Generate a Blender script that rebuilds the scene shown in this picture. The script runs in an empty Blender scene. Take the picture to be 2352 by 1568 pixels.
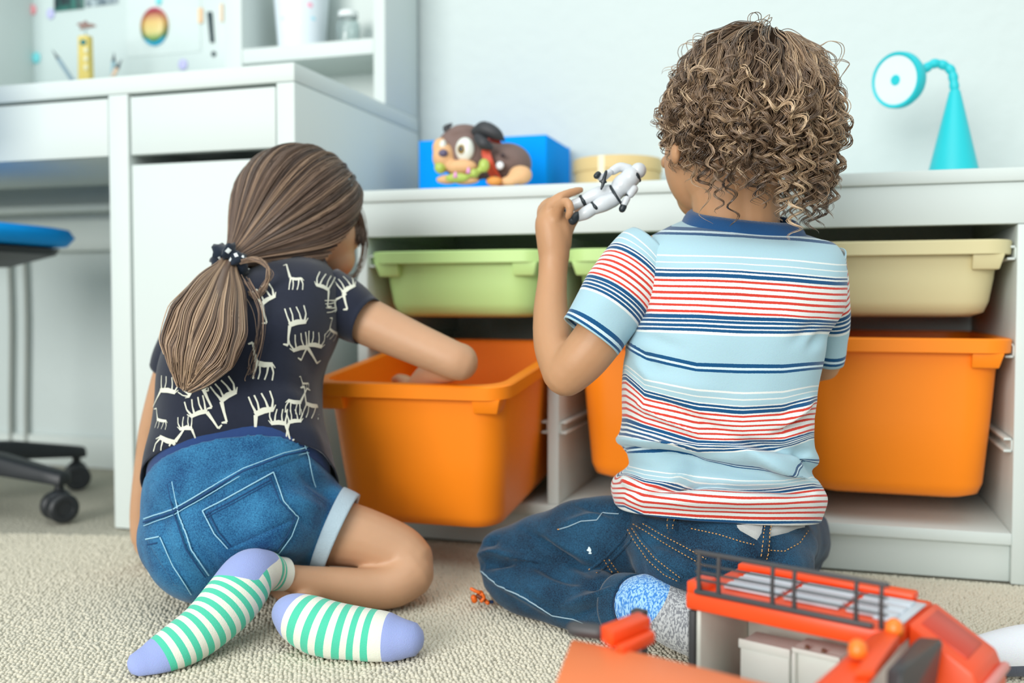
import bpy, bmesh, math, random
import numpy as np
from mathutils import Vector, Matrix, noise as mnoise
from mathutils.bvhtree import BVHTree
random.seed(7); RNG = np.random.default_rng(7)
S = bpy.context.scene
COL = S.collection
PI = math.pi

# ------------------------------------------------------------------ camera
FPX, YAW, PITCH, CAMH = 2287.0, 0.302, 0.0389, 0.3812      # focal length in px for a 2352 px wide frame
cam_d = bpy.data.cameras.new('camera'); cam = bpy.data.objects.new('camera', cam_d); COL.objects.link(cam)
cam.location = (0, 0, CAMH); cam.rotation_euler = (PI/2 - PITCH, 0, YAW)
cam_d.sensor_width = 36.0; cam_d.lens = 36.0 * FPX / 2352.0
cam_d.clip_start = 0.02; cam_d.clip_end = 50
cam_d.dof.use_dof = True; cam_d.dof.focus_distance = 1.065; cam_d.dof.aperture_fstop = 2.8
S.camera = cam
_cs, _sn, _cp, _sp = math.cos(YAW), math.sin(YAW), math.cos(PITCH), math.sin(PITCH)
RIGHT = np.array([_cs, _sn, 0.0]); FWD = np.array([-_sn*_cp, _cs*_cp, -_sp]); UPV = np.array([-_sn*_sp, _cs*_sp, _cp])
CAM = np.array([0, 0, CAMH])
FLAT = np.array([-_sn, _cs, 0.0])                          # horizontal view direction
def at(px, py, D):      # a point of the room at depth D in front of the lens, on the sight line of a photo pixel
    return CAM + D*(FWD + (px-1176)/FPX*RIGHT - (py-784)/FPX*UPV)
def ray(px, py):
    v = FWD + (px-1176)/FPX*RIGHT - (py-784)/FPX*UPV
    return v/np.linalg.norm(v)
def onY(px, py, Y):
    v = ray(px, py); return CAM + v*(Y/v[1])
def onZ(px, py, z):
    v = ray(px, py); return CAM + v*((z-CAMH)/v[2])
def pix(p):
    d = np.asarray(p) - CAM; D = d@FWD
    return 1176 + FPX*(d@RIGHT)/D, 784 - FPX*(d@UPV)/D, D

# ------------------------------------------------------------------ light
W = bpy.data.worlds.new('world'); S.world = W; W.use_nodes = True
bg = W.node_tree.nodes['Background']; bg.inputs[0].default_value = (0.88, 0.98, 1.0, 1); bg.inputs[1].default_value = 0.72
def area(name, loc, target, sx, sy, power, col):
    l = bpy.data.lights.new(name, 'AREA'); l.shape = 'RECTANGLE'; l.size = sx; l.size_y = sy; l.energy = power; l.color = col
    o = bpy.data.objects.new(name, l); COL.objects.link(o); o.location = loc
    d = Vector(target) - Vector(loc); o.rotation_euler = d.to_track_quat('-Z', 'Y').to_euler()
    return o
area('window_daylight', (-1.6, -4.6, 1.7), (-0.1, 1.4, 0.3), 3.4, 2.4, 312, (1.0, 0.985, 0.95))
area('ceiling_bounce', (-0.1, 0.0, 2.6), (-0.1, 1.0, 0.0), 2.6, 2.2, 24, (0.97, 1.0, 0.98))
S.view_settings.view_transform = 'Standard'; S.view_settings.look = 'None'
S.view_settings.exposure = -0.02; S.view_settings.gamma = 1.0; S.view_settings.use_curve_mapping = False

# ------------------------------------------------------------------ materials
def lin(c):
    c = [x/255.0 for x in c]
    return tuple((x/12.92 if x <= 0.04045 else ((x+0.055)/1.055)**2.4) for x in c) + (1.0,)
MATS = {}
def mat(name, rgb, rough=0.5, var=0.04, scale=30, bump=0.0, bscale=200, metal=0.0, sss=0.0, sheen=0.0, spec=0.5, coat=0.0, trans=0.0, bdist=0.002):
    if name in MATS: return MATS[name]
    m = bpy.data.materials.new(name); m.use_nodes = True; nt = m.node_tree; N = nt.nodes; L = nt.links
    b = N['Principled BSDF']
    b.inputs['Roughness'].default_value = rough; b.inputs['Metallic'].default_value = metal
    b.inputs['Specular IOR Level'].default_value = spec
    if coat: b.inputs['Coat Weight'].default_value = coat; b.inputs['Coat Roughness'].default_value = 0.2
    if trans: b.inputs['Transmission Weight'].default_value = trans
    if sss:
        b.inputs['Subsurface Weight'].default_value = sss; b.inputs['Subsurface Radius'].default_value = (0.012, 0.005, 0.003); b.inputs['Subsurface Scale'].default_value = 0.6
    if sheen: b.inputs['Sheen Weight'].default_value = sheen; b.inputs['Sheen Roughness'].default_value = 0.5
    tc = N.new('ShaderNodeTexCoord')
    n = N.new('ShaderNodeTexNoise'); n.inputs['Scale'].default_value = scale; n.inputs['Detail'].default_value = 4
    L.new(tc.outputs['Object'], n.inputs['Vector'])
    mx = N.new('ShaderNodeMix'); mx.data_type = 'RGBA'; c = lin(rgb)
    mx.inputs['A'].default_value = tuple(max(0, x*(1-var)) for x in c[:3]) + (1,)
    mx.inputs['B'].default_value = tuple(min(1, x*(1+var)) for x in c[:3]) + (1,)
    L.new(n.outputs['Fac'], mx.inputs['Factor']); L.new(mx.outputs['Result'], b.inputs['Base Color'])
    if bump:
        n2 = N.new('ShaderNodeTexNoise'); n2.inputs['Scale'].default_value = bscale; n2.inputs['Detail'].default_value = 3
        L.new(tc.outputs['Object'], n2.inputs['Vector'])
        bp = N.new('ShaderNodeBump'); bp.inputs['Strength'].default_value = bump; bp.inputs['Distance'].default_value = bdist
        L.new(n2.outputs['Fac'], bp.inputs['Height']); L.new(bp.outputs['Normal'], b.inputs['Normal'])
    MATS[name] = m
    return m
def nodes_of(m):
    return m.node_tree.nodes, m.node_tree.links, m.node_tree.nodes['Principled BSDF']

# ------------------------------------------------------------------ mesh helpers
class MB:
    def __init__(s): s.v = []; s.f = []; s.mi = []; s.n = 0
    def add(s, v, f, mi=0):
        v = np.asarray(v, float).reshape(-1, 3); s.v.append(v); o = s.n; s.n += len(v)
        for q in f: s.f.append(tuple(int(i)+o for i in q)); s.mi.append(mi)
        return s
    def verts(s): return np.concatenate(s.v) if s.v else np.zeros((0, 3))
    def box(s, lo, hi, M=None, mi=0):
        x0, y0, z0 = lo; x1, y1, z1 = hi
        v = np.array([(x0,y0,z0),(x1,y0,z0),(x1,y1,z0),(x0,y1,z0),(x0,y0,z1),(x1,y0,z1),(x1,y1,z1),(x0,y1,z1)], float)
        if M is not None: v = tf(M, v)
        return s.add(v, [(0,3,2,1),(4,5,6,7),(0,1,5,4),(1,2,6,5),(2,3,7,6),(3,0,4,7)], mi)
    def rings(s, R, closed=True, cap0=True, cap1=True, mi=0):
        R = [np.asarray(r, float) for r in R]; k = len(R[0]); v = np.concatenate(R); f = []
        for i in range(len(R)-1):
            for j in range(k if closed else k-1):
                a = i*k+j; b = i*k+(j+1) % k; f.append((a, b, b+k, a+k))
        if cap0: f.append(tuple(range(k-1, -1, -1)))
        if cap1: f.append(tuple((len(R)-1)*k + j for j in range(k)))
        return s.add(v, f, mi)
    def ball(s, c, r, ax=None, nu=20, nv=12, mi=0):
        r = np.array(r if hasattr(r, '__len__') else (r, r, r), float)
        ax = np.eye(3) if ax is None else np.asarray(ax)
        v = []; f = []
        for i in range(nv+1):
            th = PI*i/nv
            for j in range(nu):
                ph = 2*PI*j/nu
                v.append((math.sin(th)*math.cos(ph), math.sin(th)*math.sin(ph), math.cos(th)))
        v = np.array(v)*r @ ax + np.asarray(c)
        for i in range(nv):
            for j in range(nu):
                a = i*nu+j; b = i*nu+(j+1) % nu
                f.append((a, a+nu, b+nu, b))
        return s.add(v, f, mi)
    def tube(s, P, R, k=16, sub=4, caps='round', flat=None, mi=0):
        P, R = smooth_path(P, R, sub)
        T = np.gradient(P, axis=0); T /= np.linalg.norm(T, axis=1)[:, None] + 1e-12
        u = np.cross(T[0], (0.13, 0.21, 0.97)); u /= np.linalg.norm(u) + 1e-12
        rings = []; ang = np.arange(k)*2*PI/k
        def ring(c, u, w, r): return c + r*(np.cos(ang)[:, None]*u + np.sin(ang)[:, None]*w)
        fr = []
        for i in range(len(P)):
            u = u - T[i]*(u@T[i]); u /= np.linalg.norm(u) + 1e-12; w = np.cross(T[i], u); fr.append((u.copy(), w))
        if caps == 'round':
            for a in (80, 55, 28): rings.append(ring(P[0]-T[0]*R[0]*math.sin(math.radians(a)), *fr[0], R[0]*math.cos(math.radians(a))))
        for i in range(len(P)): rings.append(ring(P[i], *fr[i], R[i]))
        if caps == 'round':
            for a in (28, 55, 80): rings.append(ring(P[-1]+T[-1]*R[-1]*math.sin(math.radians(a)), *fr[-1], R[-1]*math.cos(math.radians(a))))
        c = caps != 'open'
        return s.rings(rings, cap0=c, cap1=c, mi=mi)
    def lathe(s, prof, c=(0,0,0), ax=None, k=32, mi=0, cap0=True, cap1=True):
        ax = np.eye(3) if ax is None else np.asarray(ax); ang = np.arange(k)*2*PI/k
        R = [np.asarray(c) + np.stack([r*np.cos(ang), r*np.sin(ang), np.full(k, z)], 1) @ ax for r, z in prof]
        return s.rings(R, cap0=cap0, cap1=cap1, mi=mi)
def tf(M, v):
    M = np.asarray(M); return v @ M[:3, :3].T + M[:3, 3]
def smooth_path(P, R, sub):
    P = np.asarray(P, float); R = np.asarray(R, float)
    if np.ndim(R) == 0: R = np.full(len(P), float(R))
    if len(P) < 3 or sub <= 1: return P, R
    Q = np.concatenate([P, R[:, None]], 1); out = []
    E = np.vstack([2*Q[0]-Q[1], Q, 2*Q[-1]-Q[-2]])
    for i in range(len(Q)-1):
        a, b, c, d = E[i], E[i+1], E[i+2], E[i+3]
        for t in np.arange(sub)/sub:
            out.append(0.5*((2*b)+(-a+c)*t+(2*a-5*b+4*c-d)*t*t+(-a+3*b-3*c+d)*t**3))
    out.append(Q[-1]); out = np.array(out)
    return out[:, :3], np.maximum(out[:, 3], 1e-4)
def link(name, me, m=None, parent=None, label=None):
    o = bpy.data.objects.new(name, me); COL.objects.link(o)
    if m is not None:
        for x in (m if isinstance(m, (list, tuple)) else [m]): me.materials.append(x)
    if parent is not None: o.parent = parent
    if label: o['label'] = label
    if parent is not None and parent.type == 'EMPTY':      # meshes are made in world space
        o.matrix_parent_inverse = parent.matrix_basis.inverted()
    return o
def build(name, mb, m, parent=None, smooth=False, bevel=0.0, label=None, auto=None, segs=2):
    me = bpy.data.meshes.new(name); me.from_pydata(mb.verts().tolist(), [], mb.f)
    if any(mb.mi): me.polygons.foreach_set('material_index', mb.mi)
    o = link(name, me, m, parent, label)
    if bevel:
        b = bmesh.new(); b.from_mesh(me)
        ed = [e for e in b.edges if len(e.link_faces) == 2 and e.calc_face_angle() > 0.5]
        bmesh.ops.bevel(b, geom=ed, offset=bevel, segments=segs, profile=0.5, affect='EDGES', clamp_overlap=True)
        b.to_mesh(me); b.free(); smooth = True; auto = 0.7 if auto is None else auto
    if smooth:
        me.polygons.foreach_set('use_smooth', [True]*len(me.polygons))
        if auto: me.set_sharp_from_angle(angle=auto)
    me.update()
    return o
def boxo(name, lo, hi, m, parent=None, bevel=0.0015, M=None, label=None):
    return build(name, MB().box(lo, hi, M), m, parent, bevel=bevel, label=label)
def tag(o, label, cat, group=None, kind=None):
    o['label'] = label
    if cat: o['category'] = cat
    if group: o['group'] = group
    if kind: o['kind'] = kind
    return o
def thing(name, label, cat, loc=(0, 0, 0), group=None, rotz=0.0):
    o = bpy.data.objects.new(name, None); COL.objects.link(o); o.empty_display_size = 0.05
    o.location = loc; o.rotation_euler = (0, 0, rotz)
    return tag(o, label, cat, group)
def struct(o): o['kind'] = 'structure'; return o
def remesh(mb, voxel, smooth=8, fac=0.5):
    """one continuous surface over overlapping closed shapes"""
    me = bpy.data.meshes.new('tmp'); me.from_pydata(mb.verts().tolist(), [], mb.f); me.update()
    b = bmesh.new(); b.from_mesh(me); bmesh.ops.recalc_face_normals(b, faces=b.faces); b.to_mesh(me); b.free()
    o = bpy.data.objects.new('tmp', me); COL.objects.link(o)
    r = o.modifiers.new('r', 'REMESH'); r.mode = 'VOXEL'; r.voxel_size = voxel; r.adaptivity = 0
    if smooth:
        s = o.modifiers.new('s', 'SMOOTH'); s.factor = fac; s.iterations = smooth
    dg = bpy.context.evaluated_depsgraph_get(); dg.update()
    new = bpy.data.meshes.new_from_object(o.evaluated_get(dg))
    bpy.data.objects.remove(o); bpy.data.meshes.remove(me)
    new.polygons.foreach_set('use_smooth', [True]*len(new.polygons))
    return new
def coords(me):
    a = np.empty(len(me.vertices)*3); me.vertices.foreach_get('co', a); return a.reshape(-1, 3)
def setco(me, a): me.vertices.foreach_set('co', np.asarray(a, float).ravel()); me.update()
def normals(me):
    a = np.empty(len(me.vertices)*3); me.vertex_normals.foreach_get('vector', a); return a.reshape(-1, 3)
def attr(me, name, vals):
    a = me.attributes.new(name, 'FLOAT', 'POINT'); a.data.foreach_set('value', np.asarray(vals, float))
def fastmesh(name, v, quads=None, tris=None):
    me = bpy.data.meshes.new(name); v = np.asarray(v, np.float32)
    me.vertices.add(len(v)); me.vertices.foreach_set('co', v.ravel())
    F = quads if quads is not None else tris; k = F.shape[1]
    me.loops.add(F.size); me.loops.foreach_set('vertex_index', F.astype(np.int32).ravel())
    me.polygons.add(len(F)); me.polygons.foreach_set('loop_start', np.arange(0, F.size, k, dtype=np.int32))
    me.polygons.foreach_set('use_smooth', np.ones(len(F), bool))
    me.update(calc_edges=True); me.validate()
    return me
def frame(d, up=(0, 0, 1)):
    """rows: x, y, z axes with z along d"""
    d = np.asarray(d, float); d = d/np.linalg.norm(d); x = np.cross(up, d)
    if np.linalg.norm(x) < 1e-6: x = np.array([1.0, 0, 0])
    x /= np.linalg.norm(x); return np.array([x, np.cross(d, x), d])
def bvh(me): return BVHTree.FromPolygons([tuple(c) for c in coords(me)], [tuple(p.vertices) for p in me.polygons])

# ------------------------------------------------------------------ the room
WY = 1.915
def m_wall():
    m = mat('wall_paint', (202, 213, 212), 0.85, 0.015, 3); N, L, b = nodes_of(m)
    tc = N.new('ShaderNodeTexCoord'); n = N.new('ShaderNodeTexNoise'); n.inputs['Scale'].default_value = 38; n.inputs['Detail'].default_value = 3
    bp = N.new('ShaderNodeBump'); bp.inputs['Strength'].default_value = 0.35; bp.inputs['Distance'].default_value = 0.006
    L.new(tc.outputs['Object'], n.inputs['Vector']); L.new(n.outputs['Fac'], bp.inputs['Height']); L.new(bp.outputs['Normal'], b.inputs['Normal'])
    return m
white = mat('white_laminate', (210, 219, 216), 0.5, 0.01, 5, spec=0.25)
struct(build('wall_back', MB().box((-3.2, WY, 0), (2.2, WY+0.08, 2.5)), m_wall()))
def m_carpet():
    m = mat('carpet', (188, 184, 168), 0.95, 0.10, 60, spec=0.1); N, L, b = nodes_of(m)
    tc = N.new('ShaderNodeTexCoord'); v = N.new('ShaderNodeTexVoronoi'); v.inputs['Scale'].default_value = 210
    bp = N.new('ShaderNodeBump'); bp.inputs['Strength'].default_value = 0.8; bp.inputs['Distance'].default_value = 0.004; bp.invert = True
    L.new(tc.outputs['Object'], v.inputs['Vector']); L.new(v.outputs['Distance'], bp.inputs['Height']); L.new(bp.outputs['Normal'], b.inputs['Normal'])
    return m
carpet_m = m_carpet()
floor = struct(build('floor', MB().box((-3.2, -1.0, -0.05), (2.2, WY, -0.003)), carpet_m))
# carpet loops: real nubs wherever they can be told apart
def pile():
    sp = 0.0054; xs = np.arange(-1.3, 0.55, sp); ys = np.arange(0.70, 1.50, sp*0.9)
    X, Y = np.meshgrid(xs, ys); X[1::2] += sp/2; X = X.ravel(); Y = Y.ravel()
    X = X + RNG.normal(0, 0.0008, X.size); Y = Y + RNG.normal(0, 0.0008, Y.size)
    k = (Y > 0.68+0.32*np.clip(X+0.8, 0, 2)) & (Y < 1.42-0.22*np.clip(-0.55-X, 0, 1) + 0.06) & (Y < 1.56+0.5*(X+1.3)+0.1); X, Y = X[k], Y[k]; n = X.size
    a = np.arange(4)*2*PI/4
    t = [(math.cos(x)*1.0, math.sin(x)*1.0, -0.35) for x in a] + [(math.cos(x+.6)*0.72, math.sin(x+.6)*0.72, 0.55) for x in a] + [(0, 0, 0.92)]
    t = np.array(t); f = []
    for j in range(4):
        j2 = (j+1) % 4; f += [(j, j2, 4+j), (j2, 4+j2, 4+j), (4+j, 4+j2, 8)]
    f = np.array(f); ro = RNG.uniform(0, 2*PI, n); r = RNG.uniform(0.0027, 0.0037, n); h = RNG.uniform(0.0022, 0.0042, n)
    ca, sa = np.cos(ro), np.sin(ro); el = RNG.uniform(0.8, 1.25, n)
    vx = (t[None, :, 0]*ca[:, None]-t[None, :, 1]*sa[:, None])*(r*el)[:, None]+X[:, None]
    vy = (t[None, :, 0]*sa[:, None]+t[None, :, 1]*ca[:, None])*(r/el)[:, None]+Y[:, None]
    vz = t[None, :, 2]*h[:, None] - 0.003
    v = np.stack([vx, vy, vz], 2).reshape(-1, 3); F = (f[None]+(np.arange(n)*9)[:, None, None]).reshape(-1, 3)
    me = fastmesh('carpet_pile', v, tris=F)
    o = link('carpet_pile', me, mat('carpet_loop', (214, 208, 190), 0.95, 0.10, 90, spec=0.08))
    tag(o, 'cream looped pile of the carpet covering the floor', 'carpet', kind='stuff')
pile()
# ------------------------------------------------------------------ storage unit with pull-out bins
UY, UX, UW, UH, UD = 1.476, -0.724, 0.99, 0.562, 0.435
unit = thing('storage_unit', 'long low white storage unit with pull-out plastic bins along the wall', 'storage unit', (UX+UW/2, UY+UD/2, 0))
def ubox(n, lo, hi, bevel=0.0015): return boxo(n, lo, hi, white, unit, bevel)
ubox('top_board', (UX-0.004, UY-0.004, UH-0.019), (UX+UW+0.004, UY+UD, UH), 0.003)
ubox('front_rail', (UX+0.001, UY, UH-0.019-0.056), (UX+UW-0.001, UY+0.018, UH-0.0195))
PT = 0.018
for x in (UX, UX+UW-PT): ubox('side_panel', (x, UY+0.0005, 0.0), (x+PT, UY+UD, UH-0.0755))
for i in (1, 2): ubox('divider', (UX+i*UW/3-PT/2, UY+0.002, 0.070), (UX+i*UW/3+PT/2, UY+UD-0.01, UH-0.0755))
ubox('bottom_board', (UX+PT, UY-0.001, 0.053), (UX+UW-PT, UY+UD-0.01, 0.0695))
ubox('kick_plate', (UX+PT, UY+0.012, 0.0), (UX+UW-PT, UY+0.03, 0.0525))
ubox('back_panel', (UX+PT, UY+UD-0.009, 0.053), (UX+UW-PT, UY+UD-0.002, UH-0.0195), 0.0)
for x in (UX, UX+UW-PT): ubox('top_cheek', (x, UY+0.0185, UH-0.075), (x+PT, UY+UD, UH-0.0195))
def runner(x, s, z):
    m = MB(); y0 = UY+0.006; y1 = UY+UD-0.03; w = 0.011
    for dz in (-0.009, 0.007): m.box((min(x, x+s*w), y0, z+dz), (max(x, x+s*w), y1, z+dz+0.003))
    m.box((min(x, x+s*0.002), y0, z-0.009), (max(x, x+s*0.002), y1, z+0.010))
    m.box((min(x, x+s*w), y1-0.004, z-0.006), (max(x, x+s*w), y1, z+0.007))
    return build('runner', m, white, unit, bevel=0.0006)
cols = [(UX+PT if i == 0 else UX+i*UW/3+PT/2, UX+UW-PT if i == 2 else UX+(i+1)*UW/3-PT/2) for i in range(3)]
for a, b in cols:
    for z in (0.448, 0.316, 0.188):
        runner(a, 1, z); runner(b, -1, z)

def rrect(hx, hy, r, z, n=6):
    p = []
    for cx, cy, a0 in ((hx-r, hy-r, 0), (-hx+r, hy-r, 90), (-hx+r, -hy+r, 180), (hx-r, -hy+r, 270)):
        for i in range(n+1):
            a = math.radians(a0+90*i/n); p.append((cx+r*math.cos(a), cy+r*math.sin(a), z))
    return np.array(p)
def storage_bin(label, m, cx, fy, rim, H, group, rot=0.0, tilt=0.0, W=0.296, L=0.42):
    """cx centre of the front, fy its depth, rim the height of the front rim top"""
    t = thing('storage_bin', label, 'bin', (cx, fy, rim-H), group)
    Mx = Matrix.Translation((cx, fy, rim)) @ Matrix.Rotation(rot, 4, 'Z') @ Matrix.Rotation(tilt, 4, 'X') @ Matrix.Translation((0, L/2, 0))
    hx, hy = W/2-0.013, L/2-0.016; tp = 0.016 if H > 0.15 else 0.010; th = 0.0035; rc = 0.045
    R = []
    def lv(u, dz, off): return rrect(hx-tp*u-off, hy-tp*u-off, rc, dz)
    bz = -H
    for off, z in ((tp+0.055, bz+th), (tp+0.022+th, bz+th+0.0015), (tp+0.006+th, bz+th+0.008), (tp+th, bz+th+0.022), (th, -0.004)):
        R.append(rrect(hx-off, hy-off, max(rc-off*0.4, 0.01), z))
    for off, z in ((0, -0.004), (tp*0.5, bz*0.5), (tp, bz+0.022), (tp+0.006, bz+0.007), (tp+0.022, bz+0.0008), (tp+0.055, bz)):
        R.append(rrect(hx-off, hy-off, max(rc-off*0.4, 0.01), z))
    b = MB().rings(R); b.v = [tf(Mx, b.verts())]; build('bin_body', b, m, t, smooth=True, auto=0.9)
    ox, oy = W/2, L/2; q = []
    for off, z in ((0.0165, -0.002), (0.0155, 0.0), (0.002, 0.0), (0.0, -0.002), (0.001, -0.019), (0.003, -0.020), (0.004, -0.018), (0.004, -0.005), (0.0165, -0.005), (0.0165, -0.002)):
        q.append(rrect(ox-off, oy-off, 0.035, z))
    r = MB().rings(q, cap0=False, cap1=False); r.v = [tf(Mx, r.verts())]; build('rim', r, m, t, smooth=True, auto=0.6)
    for s in (-1, 1):
        g = MB(); x0, x1 = s*(ox-0.012), s*(ox-0.052)
        a = np.array([(x0, -oy+0.006, -0.019), (x1, -oy+0.006, -0.019), (x0-s*0.006, -oy+0.012, -0.040), (x1, -oy+0.012, -0.040),
                      (x0, -oy+0.045, -0.019), (x1, -oy+0.045, -0.019), (x0-s*0.006, -oy+0.040, -0.040), (x1, -oy+0.040, -0.040)])
        g.add(tf(Mx, a), [(0,1,3,2),(4,6,7,5),(0,2,6,4),(1,5,7,3),(2,3,7,6),(0,4,5,1)])
        build('rim_bracket', g, m, t, bevel=0.002)
    return t
orange = mat('orange_plastic', (255, 140, 22), 0.45, 0.0, 8, spec=0.35)
green = mat('green_plastic', (192, 226, 146), 0.42, 0.03, 8); yellow = mat('yellow_plastic', (214, 204, 158), 0.42, 0.02, 8)
cc = [(a+b)/2 for a, b in cols]
storage_bin('shallow light green bin above the pulled-out orange bin', green, cc[0], UY-0.012, 0.463, 0.105, 'shallow bins in the top row')
storage_bin('shallow light green bin half hidden behind the raised forearm', green, cc[1], UY-0.008, 0.463, 0.105, 'shallow bins in the top row')
storage_bin('shallow pale yellow bin in the top row on the right', yellow, cc[2], UY-0.016, 0.466, 0.105, 'shallow bins in the top row')
storage_bin('deep orange bin pulled far out with an arm reaching into it', orange, cc[0]+0.012, UY-0.235, 0.270, 0.215, 'deep orange bins', tilt=math.radians(6.5))
storage_bin('deep orange bin mostly hidden behind the striped shirt', orange, cc[1]+0.004, UY-0.012, 0.334, 0.225, 'deep orange bins')
storage_bin('deep orange bin hanging in the right column below the yellow one', orange, cc[2], UY-0.022, 0.333, 0.225, 'deep orange bins', rot=math.radians(-1.5))

# ------------------------------------------------------------------ things on the storage unit
def lamp():
    p = onY(2190, 384, 1.70); p[2] = UH
    t = thing('desk_lamp', 'small turquoise desk lamp with cone base and bendy neck', 'lamp', p)
    teal = mat('turquoise_plastic', (30, 196, 206), 0.45, 0.02, 6)
    sc = 1.0
    b = MB().lathe([(0.0, 0), (0.040, 0), (0.041, 0.003), (0.040, 0.010), (0.0085, 0.147), (0.007, 0.150), (0.0, 0.1505)], p, k=40)
    build('base', b, teal, t, smooth=True, auto=0.8)
    c = lambda x, y, d=0.0: onY(x, y, 1.70-d)
    top = p+np.array([0, 0, 0.150]); pts = [top, c(2187, 168), c(2172, 152), c(2146, 146, 0.004), c(2122, 160, 0.010), c(2106, 172, 0.014)]
    P, R = smooth_path(pts, 0.0058, 8)
    n = MB(); L = np.linalg.norm(np.diff(P, axis=0), axis=1); s = np.concatenate([[0], np.cumsum(L)])
    R = 0.0060+0.0016*np.abs(np.sin(s/s[-1]*PI*7))
    n.tube(P, R, k=14, sub=1); build('neck', n, teal, t, smooth=True)
    hc = c(2054, 184, 0.03); d = c(2106, 170, 0.014)-hc; d /= np.linalg.norm(d)
    d = np.array([0.62, 0.78, 0.10]); d /= np.linalg.norm(d); A = frame(d); hb = c(2058, 184, 0.030)
    h = MB().lathe([(0.0372, -0.002), (0.0415, -0.0035), (0.0432, 0.0), (0.0432, 0.010), (0.038, 0.022), (0.022, 0.032), (0.008, 0.036), (0.0, 0.036)], hb, A, k=40, cap0=False)
    build('shade', h, teal, t, smooth=True, auto=0.7)
    g = MB().lathe([(0.0, -0.0015), (0.0372, -0.0015), (0.0372, 0.003), (0.0, 0.003)], hb, A, k=40)
    build('diffuser', g, mat('lamp_diffuser', (222, 236, 238), 0.35), t, smooth=True, auto=0.7, label='white disc behind the shade rim')
    g = MB().lathe([(0.0, -0.003), (0.0075, -0.003), (0.0085, -0.001), (0.0085, 0.001), (0.0, 0.001)], hb, A, k=24)
    build('centre_cap', g, teal, t, smooth=True, auto=0.7)
    j = MB().tube([hb+d*0.030, c(2106, 172, 0.014)], 0.006, k=12); build('joint', j, teal, t, smooth=True)
lamp()
def blue_box():
    a = onY(962, 428, 1.72); b = onY(1255, 428, 1.72); x0, x1 = a[0], b[0]; h = UH+0.118
    t = thing('fabric_box', 'bright blue rectangular fabric box behind the toy dog', 'box', ((x0+x1)/2, 1.80, UH))
    fab = mat('blue_fabric', (0, 152, 248), 0.8, 0.03, 40, bump=0.15, bscale=900, spec=0.1)
    y0, y1 = 1.72, 1.895; th = 0.004
    boxo('front_panel', (x0, y0, UH), (x1, y0+th, h), fab, t); boxo('back_panel', (x0, y1-th, UH), (x1, y1, h+0.002), fab, t)
    boxo('side_panel', (x0, y0+th, UH), (x0+th, y1-th, h), fab, t); boxo('side_panel', (x1-th, y0+th, UH), (x1, y1-th, h), fab, t)
    boxo('base_panel', (x0+th, y0+th, UH), (x1-th, y1-th, UH+0.004), fab, t)
blue_box()
def round_box():
    c = onY(1418, 415, 1.77); c[2] = UH
    t = thing('round_box', 'round tan wooden box with a pale seam beside the blue box', 'box', c)
    wood = mat('tan_wood', (214, 188, 132), 0.6, 0.05, 12); r = 0.078
    b = MB().lathe([(0, 0), (r-0.001, 0), (r-0.001, 0.050), (0, 0.050)], c, k=48); build('box_body', b, wood, t, smooth=True, auto=0.7)
    l = MB().lathe([(0, 0.0502), (r+0.001, 0.0502), (r+0.0015, 0.055), (r+0.0015, 0.070), (r, 0.073), (0, 0.073)], c, k=48); build('lid', l, wood, t, smooth=True, auto=0.7)
    a = math.atan2(-1, -0.16); s = MB()
    A = frame((math.cos(a), math.sin(a), 0)); s.box((-0.006, -0.036, r-0.0005), (0.006, 0.036, r+0.0022)); s.v = [s.verts()@A + c + np.array([0, 0, 0.0365])]
    build('seam_strip', s, mat('pale_wood', (236, 226, 196), 0.6), t, bevel=0.0005)
round_box()
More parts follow.
